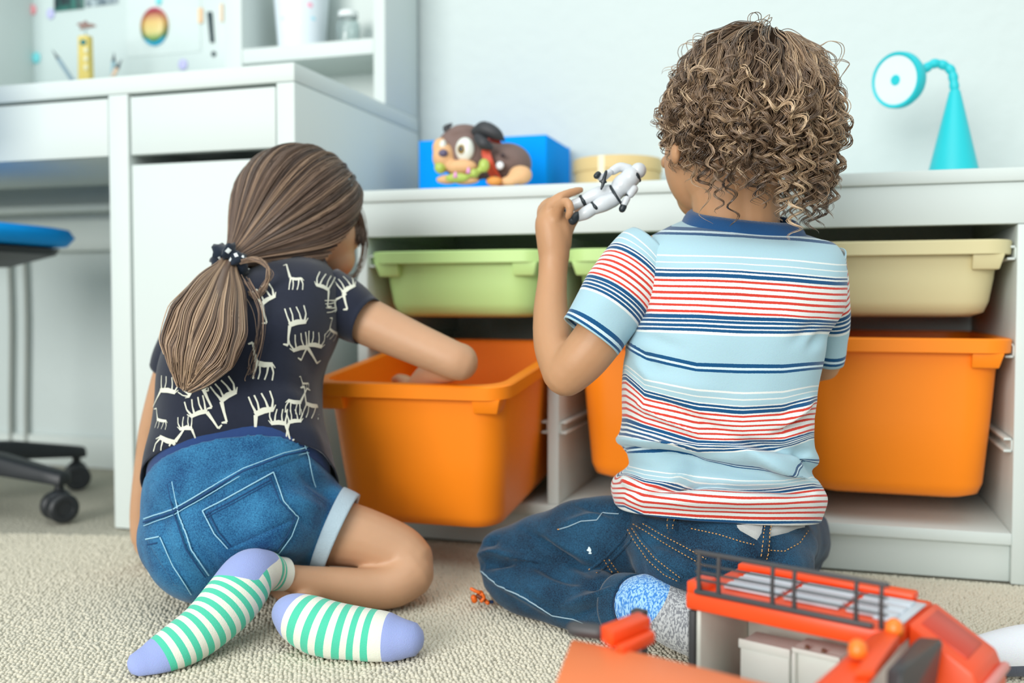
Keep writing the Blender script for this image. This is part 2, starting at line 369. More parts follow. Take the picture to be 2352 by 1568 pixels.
def dog():
    base = onY(1110, 424, 1.56); base[2] = UH; sc = 1.51/FPX    # metres per photo pixel at its depth
    t = thing('toy_dog', 'brown toy pug with bulging eye and red studded collar', 'toy', base)
    def p(x, y, d=0.0): return onY(x, y, 1.56+d) + np.array([0, 0, 0.0])
    k = sc
    brown = mat('dog_brown', (122, 100, 94), 0.75, 0.10, 60); tan = mat('dog_tan', (226, 178, 130), 0.7, 0.06, 60); black = mat('dog_black', (52, 54, 58), 0.55)
    lo = mat('drool_green', (176, 196, 92), 0.35, 0.15, 60)
    b = MB(); b.ball(p(1165, 376, .03), np.array([62, 70, 52])*k); b.ball(p(1130, 372, .02), np.array([40, 60, 48])*k); b.ball(p(1075, 360), np.array([66, 60, 66])*k); b.ball(p(1045, 345), np.array([46, 50, 54])*k)
    b.ball(p(1068, 308), np.array([44, 50, 24])*k)
    me = remesh(b, 0.004, 6); link('body', me, brown, t)
    b = MB(); b.ball(p(1022, 362, -.028), np.array([30, 40, 36])*k); b.ball(p(1062, 384, -.040), np.array([40, 24, 20])*k); b.ball(p(1014, 340, -.022), np.array([22, 30, 26])*k)
    me = remesh(b, 0.0035, 6); link('muzzle', me, tan, t)
    b = MB(); b.ball(p(1030, 412, -.035), np.array([34, 20, 12])*k); b.ball(p(1070, 414, -.045), np.array([36, 20, 11])*k)
    me = remesh(b, 0.0035, 5); link('jaw', me, tan, t)
    b = MB(); b.ball(p(1012, 385, -.042), np.array([16, 18, 16])*k); b.ball(p(1050, 408, -.058), np.array([32, 14, 12])*k); b.ball(p(1112, 380, -.048), np.array([14, 14, 18])*k); b.ball(p(1090, 398, -.055), np.array([12, 16, 12])*k)
    me = remesh(b, 0.003, 4); link('drool', me, lo, t)
    b = MB().ball(p(1018, 352, -.05), np.array([12, 10, 10])*k); build('nose', b, mat('dog_nose', (92, 84, 112), 0.3), t, smooth=True)
    for x, y, d in ((1046, 402, -.066), (1076, 392, -.062)):
        q = p(x, y, d); b = MB().lathe([(0.0, 0.006), (0.002, 0.004), (0.0042, -0.004), (0, -0.0045)], q, k=12); build('tooth', b, mat('pink_tooth', (236, 160, 214), 0.3), t, smooth=True)
    e = p(1068, 343, -.036); b = MB().ball(e, np.array([24.5, 14, 29.5])*k); eye = build('eye', b, mat('eye_white', (226, 230, 222), 0.2), t, smooth=True)
    q = e+np.array([-5*k, -13.0*k, -1*k]); b = MB().ball(q, np.array([10, 3.5, 12])*k); ir = build('iris', b, mat('eye_iris', (170, 140, 80), 0.2), eye, smooth=True)
    b = MB().ball(q+np.array([0, -2.6*k, 0]), np.array([6, 2, 7])*k); build('pupil', b, mat('eye_pupil', (24, 40, 44), 0.1), eye, smooth=True)
    b = MB().ball(p(1018, 335, -.040), np.array([9, 12, 15])*k); build('eye', b, mat('eye_white', (226, 230, 222), 0.2), t, smooth=True)
    for pts, r in (([(1092, 302, -.03), (1112, 296, -.036), (1140, 308, -.036), (1158, 322, -.03)], (11, 19, 15, 3)), ([(1100, 318, -.04), (1112, 330, -.044), (1126, 338, -.040)], (14, 15, 8)), ([(1030, 300, -.01), (1024, 294, -.012), (1036, 286, -.012)], (9, 8, 4))):
        b = MB().tube([p(*a) for a in pts], [x*k for x in r], k=12); build('ear', b, black, t, smooth=True)
    # collar: a band around the neck
    c = p(1143, 372, .02); ax = frame((0.93, -0.05, 0.30)); b = MB()
    R = []
    for rr, z in ((1.0, -0.008), (1.05, -0.007), (1.05, 0.007), (1.0, 0.008), (1.0, -0.008)):
        a = np.arange(36)*2*PI/36; R.append(c+np.stack([np.cos(a)*0.0455*rr, np.sin(a)*0.045*rr, np.full(36, z)], 1)@ax)
    b.rings(R, cap0=False, cap1=False); col = build('collar', b, mat('collar_red', (222, 82, 50), 0.5), t, smooth=True, auto=0.6)
    for x, y, m in ((1148, 380, 'stud_white'), (1155, 357, 'stud_dark'), (1138, 408, 'stud_dark')):
        q = p(x, y, -.025); b = MB().ball(q, np.array([10 if m == 'stud_white' else 6, 6, 10 if m == 'stud_white' else 6])*k)
        build('stud', b, mat(m, (230, 232, 236) if m == 'stud_white' else (60, 40, 44), 0.3), col, smooth=True)
    b = MB(); b.ball(p(1195, 402, -.02), np.array([30, 26, 24])*k); b.ball(p(1170, 416, -.03), np.array([26, 16, 12])*k); me = remesh(b, 0.0035, 5); link('hind_leg', me, tan, t)
    b = MB(); b.ball(p(1135, 416, -.04), np.array([20, 14, 11])*k); build('front_paw', b, mat('paw_orange', (226, 150, 70), 0.6), t, smooth=True)
dog()

# ------------------------------------------------------------------ desk
DY, DX, DH = 1.398, -0.7916, 0.757
desk = thing('desk', 'white desk with drawers and side cupboard beside the storage unit', 'desk', (DX-0.7, DY+0.25, 0))
def dbox(n, lo, hi, bevel=0.002): return boxo(n, lo, hi, white, desk, bevel)
X1 = onY(635, 300, DY)[0]; X2 = onY(294, 300, DY)[0]; X3 = onY(249, 300, DY)[0]; XL = DX-1.42; DB = WY-0.015
dbox('desk_top', (XL, DY, DH-0.030), (DX, DB, DH), 0.003)
dbox('side_panel', (X1, DY, 0.0), (DX, DB, DH-0.0305)); dbox('inner_panel', (X3, DY, 0.0), (X2, DB, DH-0.0305)); dbox('end_panel', (XL, DY, 0), (XL+0.035, DB, DH-0.0305))
dbox('drawer_front', (X2+0.003, DY+0.003, 0.626), (X1-0.003, DY+0.021, 0.722)); dbox('drawer_front', (XL+0.038, DY+0.003, 0.626), (X3-0.003, DY+0.021, 0.722))
dbox('door', (X2+0.003, DY+0.004, 0.03), (X1-0.003, DY+0.022, 0.610)); dbox('plinth', (X2, DY+0.03, 0), (X1, DY+0.045, 0.03))
dbox('drawer_box', (X2+0.012, DY+0.021, 0.640), (X1-0.012, DB-0.05, 0.715)); dbox('drawer_box', (XL+0.06, DY+0.021, 0.632), (X3-0.012, DB-0.12, 0.700))
dbox('cupboard_back', (X2, DB-0.012, 0.03), (X1, DB, DH-0.031)); dbox('cable_shelf', (XL+0.04, DB-0.06, 0.585), (X3, DB, 0.60)); dbox('rear_rail', (XL+0.04, DB-0.012, 0.50), (X3, DB, 0.57))
for x in (14, 50):
    a = onY(x, 600, WY-0.02); c = MB().tube([(a[0], WY-0.012, 0.56), (a[0]+0.004, WY-0.012, 0.35), (a[0]-0.003, WY-0.012, 0.12), (a[0]-0.003, WY-0.012, 0.0)], 0.0048, k=8)
    tag(build('cable', c, mat('grey_cable', (150, 156, 150), 0.5), smooth=True), 'grey cable hanging down the wall under the desk, %s' % ('farther left' if x == 14 else 'farther right'), 'cable', 'cables under the desk')
struct(boxo('baseboard_back', (XL, WY-0.012, 0.0), (X3-0.002, WY, 0.07), white))

HY = 1.742
hutch = thing('desk_hutch', 'white hutch with magnet board and open shelves standing on the desk', 'hutch', (DX-0.6, HY+0.08, DH))
def hbox(n, lo, hi, m=white, bevel=0.002): return boxo(n, lo, hi, m, hutch, bevel)
HX1 = onY(857, 100, HY)[0]; HXa = onY(516, 100, HY)[0]; HXb = onY(555, 100, HY)[0]; HXl = onY(-30, 100, HY)[0]; HT = 1.35
hbox('side_panel', (HX1, HY, DH+0.0005), (DX-0.002, DB, HT)); hbox('divider', (HXa, HY, DH+0.0005), (HXb, DB-0.012, HT)); hbox('side_panel', (HXl-0.03, HY, DH+0.0005), (HXl, DB, HT))
hbox('shelf', (HXb, HY+0.001, 0.853), (HX1, DB-0.012, 0.883)); hbox('top_board', (HXl, HY, HT-0.03), (HX1, DB, HT))
hbox('back_panel', (HXb, DB-0.011, DH+0.0005), (HX1, DB, HT-0.031)); 
boardm = mat('magnet_board', (200, 214, 212), 0.3, 0.01); XB = onY(40, 100, DB-0.02)[0]
hbox('magnet_board', (XB, DB-0.024, DH+0.0005), (HXa-0.004, DB-0.012, HT-0.031), boardm)
hbox('back_panel', (HXl, DB-0.011, DH+0.0005), (HXa, DB, HT-0.031))

BY = DB-0.0245      # face of the magnet board
k = 2.08/FPX
def disc_on(name, label, cat, px, py, r, m, group=None, ry=None, th=0.004, y=None):
    c = onY(px, py, y or BY); ry = ry or r
    a = np.arange(28)*2*PI/28
    R = [c+np.stack([np.cos(a)*r*f*k, np.full(28, -d), np.sin(a)*ry*f*k], 1) for f, d in ((1, 0.0), (1, th*0.6), (0.85, th), (0.3, th*1.1))]
    return tag(build(name, MB().rings(R), m, smooth=True, auto=0.8), label, cat, group)
mg = 'coloured dot magnets'
disc_on('magnet', 'round salmon red magnet on the board', 'magnet', 75, 23, 11, mat('mag_red', (232, 150, 156), 0.5), mg, 13)
disc_on('magnet', 'round lilac magnet high on the board beside the red one', 'magnet', 117, 32, 11, mat('mag_lilac', (190, 190, 232), 0.5), mg, 13)
disc_on('magnet', 'round turquoise magnet low on the board', 'magnet', 84, 133, 12, mat('mag_teal', (120, 214, 220), 0.5), mg, 14)
disc_on('magnet', 'round lilac magnet low on the board under the black bar', 'magnet', 421, 149, 12, mat('mag_lilac', (190, 190, 232), 0.5), mg, 13)
disc_on('magnet', 'round turquoise magnet above the rainbow medallion', 'magnet', 366, 2, 9, mat('mag_teal', (120, 214, 220), 0.5), mg, 11)
def card(name, label, cat, x0, y0, x1, y1, m, th=0.002, y=None, tiltm=None):
    y = y or BY; a = onY(x0, y0, y); b = onY(x1, y1, y)
    return tag(boxo(name, (min(a[0], b[0]), y-th, min(a[2], b[2])), (max(a[0], b[0]), y, max(a[2], b[2])), m, bevel=0.0004), label, cat)
def photo_mat(name, c1, c2, sc=60):
    m = mat(name, c1, 0.4, 0.0); N, L, b = nodes_of(m); tc = N.new('ShaderNodeTexCoord'); n = N.new('ShaderNodeTexNoise'); n.inputs['Scale'].default_value = sc
    r = N.new('ShaderNodeValToRGB'); r.color_ramp.elements[0].color = lin(c1); r.color_ramp.elements[1].color = lin(c2); r.color_ramp.elements[0].position = 0.4; r.color_ramp.elements[1].position = 0.6
    L.new(tc.outputs['Object'], n.inputs['Vector']); L.new(n.outputs['Fac'], r.inputs['Fac']); L.new(r.outputs['Color'], b.inputs['Base Color']); return m
card('photo_print', 'dark teal photograph pinned at the top of the board', 'photo', 124, -60, 194, 20, photo_mat('photo_dark', (30, 40, 48), (40, 110, 100)))
card('photo_print', 'grey blue photograph pinned beside the dark one', 'photo', 197, -60, 272, 8, photo_mat('photo_grey', (80, 100, 112), (180, 196, 200)))
def medallion():
    c = onY(357, 62, BY); t = thing('rainbow_medallion', 'round rainbow medallion with a gold face on the magnet board', 'ornament', c)
    a = np.arange(40)*2*PI/40
    def ring(f, d): return c+np.stack([np.cos(a)*38*f*k, np.full(40, -d), np.sin(a)*45*f*k], 1)
    m = mat('rainbow_rim', (200, 80, 90), 0.3); N, L, b = nodes_of(m); g = N.new('ShaderNodeNewGeometry'); sx = N.new('ShaderNodeSeparateXYZ'); mr = N.new('ShaderNodeMapRange')
    mr.inputs['From Min'].default_value = c[2]-45*k; mr.inputs['From Max'].default_value = c[2]+45*k; r = N.new('ShaderNodeValToRGB'); e = r.color_ramp.elements
    e[0].color = lin((20, 170, 210)); e[0].position = 0.12; e[1].color = lin((190, 70, 100)); e[1].position = 0.95
    for p_, q in ((0.25, (60, 120, 80)), (0.6, (190, 140, 70))): x = e.new(p_); x.color = lin(q)
    L.new(g.outputs['Position'], sx.inputs[0]); L.new(sx.outputs['Z'], mr.inputs['Value']); L.new(mr.outputs[0], r.inputs['Fac']); L.new(r.outputs['Color'], b.inputs['Base Color'])
    build('rim', MB().rings([ring(1, 0), ring(1, 0.006), ring(0.9, 0.009), ring(0.82, 0.006), ring(0.82, 0.0)]), m, t, smooth=True, auto=0.8)
    m2 = mat('rainbow_face', (200, 180, 110), 0.35); N, L, b = nodes_of(m2)
    r2 = N.new('ShaderNodeValToRGB'); e = r2.color_ramp.elements; e[0].color = lin((110, 160, 90)); e[0].position = 0.15; e[1].color = lin((170, 70, 80)); e[1].position = 0.9
    for p_, q in ((0.35, (214, 200, 130)), (0.6, (222, 190, 120))): x = e.new(p_); x.color = lin(q)
    g = N.new('ShaderNodeNewGeometry'); sx = N.new('ShaderNodeSeparateXYZ'); mr = N.new('ShaderNodeMapRange'); mr.inputs['From Min'].default_value = c[2]-45*k; mr.inputs['From Max'].default_value = c[2]+45*k
    L.new(g.outputs['Position'], sx.inputs[0]); L.new(sx.outputs['Z'], mr.inputs['Value']); L.new(mr.outputs[0], r2.inputs['Fac']); L.new(r2.outputs['Color'], b.inputs['Base Color'])
    build('face', MB().rings([ring(0.8, 0.003), ring(0.78, 0.007), ring(0.5, 0.009), ring(0.1, 0.0095)]), m2, t, smooth=True)
medallion()
def exclam():
    c = onY(489, 80, BY); t = thing('exclamation_magnet', 'black exclamation mark magnet at the right of the board', 'magnet', c); blk = mat('magnet_black', (34, 58, 64), 0.5)
    a, b = onY(483, 28, BY), onY(489, 98, BY); m = MB(); hw = 6*k
    m.add([(a[0]-hw, BY-0.005, a[2]), (a[0]+hw, BY-0.005, a[2]), (b[0]+hw*0.8, BY-0.005, b[2]), (b[0]-hw*0.8, BY-0.005, b[2]), (a[0]-hw, BY, a[2]), (a[0]+hw, BY, a[2]), (b[0]+hw*0.8, BY, b[2]), (b[0]-hw*0.8, BY, b[2])],
          [(0,3,2,1),(4,5,6,7),(0,1,5,4),(1,2,6,5),(2,3,7,6),(3,0,4,7)]); build('bar', m, blk, t, bevel=0.001)
    d = onY(491, 124, BY); build('dot', MB().ball(d, (6.5*k, 0.004, 6.5*k)), blk, t, smooth=True)
exclam()
card('magnet', 'small pale orange strip magnet left of the black bar', 'magnet', 457, 20, 467, 53, mat('mag_orange', (240, 200, 158), 0.5), 0.004)
card('magnet', 'pale orange strip at the right edge of the board', 'magnet', 507, 10, 514, 50, mat('mag_orange2', (238, 214, 186), 0.5), 0.004)
card('paper_sheet', 'white paper sheet with rounded corner under the medallion', 'paper', 290, -30, 462, 118, mat('paper', (208, 221, 219), 0.6), 0.0008)
def bottle():
    y = 1.72; c = onY(197, 150, y); c[2] = DH; kk = 1.9/FPX
    t = thing('yellow_bottle', 'tall yellow tower ornament topped with brown leaves on the desk', 'ornament', c); ym = mat('ornament_yellow', (226, 204, 112), 0.5, 0.12, 90)
    z0 = DH; z1 = onY(197, 84, y)[2]; hw = 17*kk
    m = MB().rings([rrect(hw, hw*0.7, 0.004, z0)+[c[0], y, 0], rrect(hw*0.97, hw*0.7, 0.004, (z0+z1)/2)+[c[0], y, 0], rrect(hw*0.9, hw*0.65, 0.004, z1)+[c[0], y, 0]]); build('tower', m, ym, t, smooth=True, auto=0.6)
    q = onY(191, 97, y-hw*0.72); build('badge', MB().ball(q, (9*kk, 0.003, 7*kk)), mat('badge_teal', (20, 120, 124), 0.4), t, smooth=True)
    for zz in (115, 135, 155): build('window', MB().ball(onY(197, zz, y-hw*0.72), (6*kk, 0.002, 7*kk)), mat('ornament_white', (236, 232, 196), 0.5), t, smooth=True)
    build('stem', MB().tube([(c[0], y, z1-0.002), (c[0]+0.001, y, onY(196, 66, y)[2])], 0.002, k=8), mat('stem_grey', (170, 190, 190), 0.5), t, smooth=True)
    lm = mat('leaf_brown', (150, 124, 116), 0.6, 0.2, 80); o = onY(196, 64, y)
    for ex, ey in ((177, 56), (184, 68), (198, 48), (212, 60), (221, 60), (190, 52)):
        build('leaf', MB().tube([o, (o+onY(ex, ey, y))/2+np.array([0, 0, 0.003]), onY(ex, ey, y)], [0.002, 0.0045, 0.001], k=8), lm, t, smooth=True)
bottle()
def pencil(label, x0, y0, x1, y1, rgb, r=0.0045):
    # stands in view above the front edge of the desk: its foot is on the desk top
    y = 1.74; b = onY(x1, y1, y); a = onY(x0, y0, y); s = (DH+0.004-b[2]); 
    d = b-a; q = b+d*((DH+r-b[2])/d[2]) if b[2] > DH+r else np.array([b[0], b[1], DH+r])
    t = thing('pencil', label, 'pencil', q, 'pencils on the desk')
    build('shaft', MB().tube([q, a+(q-a)*0.14], r, k=8, caps='flat'), mat('pen_'+label[:8], rgb, 0.4), t, smooth=True, auto=0.8)
    ax = frame(a-q); n = np.linalg.norm(a-q)*0.14; build('tip', MB().lathe([(r, 0), (r*0.4, n*0.6), (0.0005, n)], a+(q-a)*0.14, ax, k=8), mat('pencil_tip', (90, 100, 108), 0.4), t, smooth=True)
pencil('grey blue pencil leaning left of the yellow ornament', 120, 114, 162, 178, (142, 168, 182))
pencil('blue grey pencil right of the yellow ornament', 262, 120, 260, 160, (150, 186, 196))
pencil('pale orange pencil leaning right of the yellow ornament', 280, 136, 264, 166, (240, 206, 176))
m = MB().ball(onY(272, 172, 1.715), (0.011, 0.008, 0.006)); o = build('eraser', m, mat('eraser_grey', (112, 128, 128), 0.6), smooth=True); o.location.z += DH-min(v[2] for v in m.verts()); tag(o, 'small grey eraser lying at the foot of the pencils', 'eraser')
def pot():
    y = HY+0.075; c = onY(693, 60, y); c[2] = 0.883; kk = (c@FLAT)/FPX
    t = thing('dotted_pot', 'white tapered pot with pastel dots on the hutch shelf', 'pot', c); r0, r1, h = 50*kk, 66*kk, 0.16
    build('pot_body', MB().lathe([(0, 0), (r0, 0), (r0+0.002, 0.004), (r1, h), (r1-0.004, h), (r0-0.003, 0.008), (0, 0.008)], c, k=40), mat('pot_white', (226, 236, 244), 0.3), t, smooth=True, auto=0.8)
    for ang, hh, rgb in ((-1.2, 0.05, (240, 190, 206)), (-0.9, 0.02, (170, 222, 238)), (-0.75, 0.085, (240, 180, 200)), (-0.6, 0.06, (176, 224, 240)), (-1.9, 0.06, (200, 230, 240)), (-2.2, 0.03, (240, 200, 210)), (-1.5, 0.1, (190, 214, 240))):
        r = r0+(r1-r0)*hh/h; n = np.array([math.cos(ang), math.sin(ang), -0.1]); build('dot', MB().ball(c+np.array([math.cos(ang)*r, math.sin(ang)*r, hh]), (0.0065, 0.0065, 0.0012), frame(n), 14, 8), mat('dot%d%d' % rgb[:2], rgb, 0.4), t, smooth=True)
    g = onY(800, 80, y); g[2] = 0.883; t = thing('glass_jar', 'small clear glass jar beside the dotted pot on the shelf', 'jar', g); gm = mat('glass', (235, 245, 245), 0.05, 0, trans=0.9)
    build('jar_body', MB().lathe([(0, 0), (0.020, 0), (0.023, 0.004), (0.024, 0.05), (0.018, 0.06), (0.018, 0.064), (0.0165, 0.064), (0.0165, 0.06), (0.022, 0.05), (0.021, 0.006), (0, 0.005)], g, k=28), gm, t, smooth=True)
    build('lid', MB().lathe([(0, 0.0645), (0.0195, 0.0645), (0.0195, 0.074), (0.018, 0.076), (0, 0.076)], g, k=28), mat('jar_lid', (225, 232, 232), 0.3), t, smooth=True, auto=0.7)
pot()

# ------------------------------------------------------------------ swivel chair at the left edge
def chair():
    c0 = np.array([-1.54, 1.41, 0.0])
    t = thing('swivel_chair', 'blue swivel chair on black castors at the left edge', 'chair', c0)
    blue = mat('chair_blue', (0, 160, 246), 0.6, 0.03, spec=0.2); blk = mat('chair_black', (34, 38, 42), 0.45, 0.1, 40)
    zt = 0.522
    R = []
    for off, z in ((0.06, zt-0.040), (0.012, zt-0.034), (0.0, zt-0.018), (0.008, zt-0.004), (0.03, zt), (0.12, zt-0.006)):
        R.append(rrect(0.196-off, 0.21-off, 0.11-off*0.5, z)+[c0[0], c0[1], 0])
    build('seat', MB().rings(R), blue, t, smooth=True)
    m = MB().rings([rrect(0.10, 0.10, 0.03, zt-0.075)+[c0[0], c0[1], 0], rrect(0.17, 0.15, 0.05, zt-0.052)+[c0[0], c0[1], 0], rrect(0.175, 0.155, 0.05, zt-0.0405)+[c0[0], c0[1], 0]]); build('seat_plate', m, blk, t, smooth=True, auto=0.8)
    build('gas_column', MB().lathe([(0.028, 0.06), (0.028, 0.24), (0.015, 0.241), (0.015, zt-0.07)], c0, k=24), blk, t, smooth=True, auto=0.7)
    build('hub', MB().lathe([(0.0, 0.075), (0.042, 0.075), (0.045, 0.085), (0.045, 0.12), (0.035, 0.13), (0, 0.13)], c0, k=24), blk, t, smooth=True, auto=0.7)
    build('backrest', MB().rings([rrect(0.19-o_, 0.02, 0.018, z)+[c0[0], c0[1]-0.23-(z-zt)*0.12, 0] for z, o_ in ((zt+0.14, 0.03), (zt+0.16, 0.01), (zt+0.36, 0.01), (zt+0.40, 0.04))]), blue, t, smooth=True, auto=0.8)
    build('back_post', MB().tube([c0+[0, -0.12, zt-0.06], c0+[0, -0.24, zt-0.04], c0+[0, -0.265, zt+0.05], c0+[0, -0.275, zt+0.2]], 0.014, k=10), blk, t, smooth=True)
    for i in range(5):
        a = CH_A0 + i*2*PI/5; u = np.array([math.cos(a), math.sin(a), 0]); w = np.array([-u[1], u[0], 0]); e = c0+u*CH_R
        def sec(p, hw, z0, z1): return [p+w*hw+[0, 0, z0], p-w*hw+[0, 0, z0], p-w*hw*0.8+[0, 0, z1], p+w*hw*0.8+[0, 0, z1]]
        m = MB().rings([sec(c0+u*0.03, 0.026, 0.08, 0.125), sec(c0+u*0.15, 0.024, 0.078, 0.113), sec(e-u*0.02, 0.020, 0.068, 0.093), sec(e+u*0.015, 0.018, 0.064, 0.086)]); leg = build('base_arm', m, blk, t, bevel=0.006)
        cr = a+1.1 if i % 2 else a-0.5; d = np.array([math.cos(cr), math.sin(cr), 0]); 
        cs = build('castor', MB().tube([e+[0, 0, 0.070], e+[0, 0, 0.052]], 0.008, k=10).ball(e+[0, 0, 0.040], (0.020, 0.020, 0.018)), blk, leg, smooth=True)
        for s in (-1, 1):
            c = e+d*s*0.017+[0, 0, 0.026]; build('wheel', MB().lathe([(0, -0.0095), (0.021, -0.0095), (0.0255, -0.006), (0.0255, 0.006), (0.021, 0.0095), (0.014, 0.0095), (0.013, 0.0075), (0, 0.0075)] if s > 0 else [(0, -0.0075), (0.013, -0.0075), (0.014, -0.0095), (0.021, -0.0095), (0.0255, -0.006), (0.0255, 0.006), (0.021, 0.0095), (0, 0.0095)], c, frame(d), k=28), blk, leg, smooth=True, auto=0.6)
CH_A0, CH_R = 0.0, 0.275
chair()
# ------------------------------------------------------------------ tools for figures and clothes
def ptube(mb, pts, k=18, sub=4, caps='round'):
    """pts: (photo x, photo y, depth, radius in photo px)"""
    return mb.tube([at(*p[:3]) for p in pts], [p[3]*p[2]/FPX for p in pts], k, sub, caps)
def pball(mb, x, y, D, rx, ry, rd, rot=0.0):
    """ellipsoid: rx, ry in photo px across and up, rd in metres along the view; rot turns it in the picture plane (deg)"""
    c, s = math.cos(math.radians(rot)), math.sin(math.radians(rot))
    ax = np.array([RIGHT*c+UPV*s, FWD, -RIGHT*s+UPV*c]); q = D/FPX
    return mb.ball(at(x, y, D), (rx*q, rd, ry*q), ax, 28, 18)
def catmull_rings(R, sub):
    R = np.asarray(R); E = np.concatenate([[2*R[0]-R[1]], R, [2*R[-1]-R[-2]]]); out = []
    for i in range(len(R)-1):
        a, b, c, d = E[i], E[i+1], E[i+2], E[i+3]
        for t in np.arange(sub)/sub: out.append(0.5*((2*b)+(-a+c)*t+(2*a-5*b+4*c-d)*t*t+(-a+3*b-3*c+d)*t**3))
    out.append(R[-1]); return np.array(out)
def loft_rings(spec, n=72, sub=6, e=2.4):
    """spec: (xl, yl, xr, yr, depth, half depth in m, lean deg) photo outline points of each ring; back of the figure faces the lens"""
    R = []
    a = np.arange(n)*2*PI/n; ca, sa = np.cos(a), np.sin(a)
    ca = np.sign(ca)*np.abs(ca)**(2/e); sa = np.sign(sa)*np.abs(sa)**(2/e)
    for xl, yl, xr, yr, D, b, lean in spec:
        L, Rr = at(xl, yl, D), at(xr, yr, D); c = (L+Rr)/2; l = math.radians(lean); dv = FWD*math.cos(l)-UPV*math.sin(l)
        R.append(c+ca[:, None]*(Rr-L)/2+sa[:, None]*dv*b)
    return catmull_rings(R, sub)
def grid_mesh(name, R, cap=False):
    m, n = R.shape[:2]; i = np.arange(m-1)[:, None]; j = np.arange(n)[None]; j2 = (j+1) % n
    F = np.stack([i*n+j, i*n+j2, (i+1)*n+j2, (i+1)*n+j], 2).reshape(-1, 4)
    return fastmesh(name, R.reshape(-1, 3), quads=F)
def grid_normals(R):
    du = np.roll(R, -1, 1)-np.roll(R, 1, 1); dv = np.gradient(R, axis=0); n = np.cross(du, dv); n /= np.linalg.norm(n, axis=2)[:, :, None]+1e-12
    return n
def pixs(R):
    d = R-CAM; D = d@FWD; return 1176+FPX*(d@RIGHT)/D, 784-FPX*(d@UPV)/D
def folds(R, segs, back=True):
    """push a lofted cloth along its normal: segs (x0, y0, x1, y1, width px, height m) ridge lines in outline coordinates"""
    N = grid_normals(R); X, Y = pixs(R); c = R.mean(1, keepdims=True)
    if ((R-c)*N).sum() < 0: N = -N
    near = (N@FWD) < 0.25; H = np.zeros(X.shape)
    for x0, y0, x1, y1, w, h in segs:
        d = np.array([x1-x0, y1-y0], float); L2 = d@d; t = np.clip(((X-x0)*d[0]+(Y-y0)*d[1])/L2, 0, 1)
        q = np.hypot(X-(x0+t*d[0]), Y-(y0+t*d[1])); H += h*np.exp(-(q/w)**2)*np.sin(np.clip(t*0.8+0.1, 0, 1)*PI)
    return R+N*(H*near)[:, :, None]
def wobble(R, amp, sc, seed=0):
    N = grid_normals(R); f = np.array([mnoise.noise(Vector(p)*sc+Vector((seed, 0, 0))) for p in R.reshape(-1, 3)]).reshape(R.shape[:2])
    return R+N*(amp*f)[:, :, None]
def mesh_wobble(me, amp, sc, seed=0):
    v = coords(me); n = normals(me); f = np.array([mnoise.noise(Vector(p)*sc+Vector((seed, 3, 1))) for p in v]); setco(me, v+n*(amp*f)[:, None])
def mesh_folds(me, segs):
    v = coords(me); n = normals(me); X, Y = pixs(v); near = (n@FWD) < 0.3; H = np.zeros(len(v))
    for x0, y0, x1, y1, w, h in segs:
        d = np.array([x1-x0, y1-y0], float); t = np.clip(((X-x0)*d[0]+(Y-y0)*d[1])/(d@d), 0, 1); q = np.hypot(X-(x0+t*d[0]), Y-(y0+t*d[1]))
        H += h*np.exp(-(q/w)**2)*np.sin((t*0.8+0.1)*PI)
    setco(me, v+n*(H*near)[:, None])
def solid(o, t=0.0016, off=-1):
    s = o.modifiers.new('thickness', 'SOLIDIFY'); s.thickness = t; s.offset = off; return o
def decal(name, lines, trees, m, parent, lift=0.0007, step=4.0, raised=False, dash=None, label=None):
    """flat print or stitching laid on a surface: lines = [([(x, y)...], width px)]"""
    mb = MB()
    for pts, w in lines:
        P = np.array(pts, float); seg = np.linalg.norm(np.diff(P, axis=0), axis=1); s = np.concatenate([[0], np.cumsum(seg)]); n = max(2, int(s[-1]/step)+1)
        t = np.linspace(0, s[-1], n); Q = np.stack([np.interp(t, s, P[:, 0]), np.interp(t, s, P[:, 1])], 1)
        W_ = np.interp(t, s, w) if hasattr(w, '__len__') else np.full(n, w)
        runs = []; cur = []
        for i, (x, y) in enumerate(Q):
            d = ray(x, y); best = None
            for tr in trees:
                h = tr.ray_cast(Vector(CAM), Vector(d))
                if h[0] is not None and (best is None or h[3] < best[3]): best = h
            ok = best is not None and not (dash and (t[i] % dash) > 0.74*dash)
            if ok and cur and abs(best[3]-cur[-1][2]) > 0.03: runs.append(cur); cur = []
            if ok: cur.append((np.array(best[0]), np.array(best[1]), best[3], W_[i]))
            elif cur: runs.append(cur); cur = []
        if cur: runs.append(cur)
        for r in runs:
            if len(r) < 2: continue
            p = np.array([a[0] for a in r]); nn = np.array([a[1] for a in r]); dd = np.array([a[2] for a in r]); ww = np.array([a[3] for a in r])*dd/FPX/2
            nn *= np.where((nn@FWD) > 0, -1, 1)[:, None]
            T = np.gradient(p, axis=0); T /= np.linalg.norm(T, axis=1)[:, None]+1e-12; B = np.cross(T, nn); B /= np.linalg.norm(B, axis=1)[:, None]+1e-12
            l = p+nn*lift
            if raised:
                mb.rings(list(np.stack([l-B*ww[:, None], l-B*ww[:, None]*.5+nn*ww[:, None]*.7, l+B*ww[:, None]*.5+nn*ww[:, None]*.7, l+B*ww[:, None]], 1)), closed=False, cap0=False, cap1=False)
            else: mb.rings(list(np.stack([l-B*ww[:, None], l+nn*0.0002, l+B*ww[:, None]], 1)), closed=False, cap0=False, cap1=False)
    if not mb.f: return None
    return build(name, mb, m, parent, smooth=True, label=label)
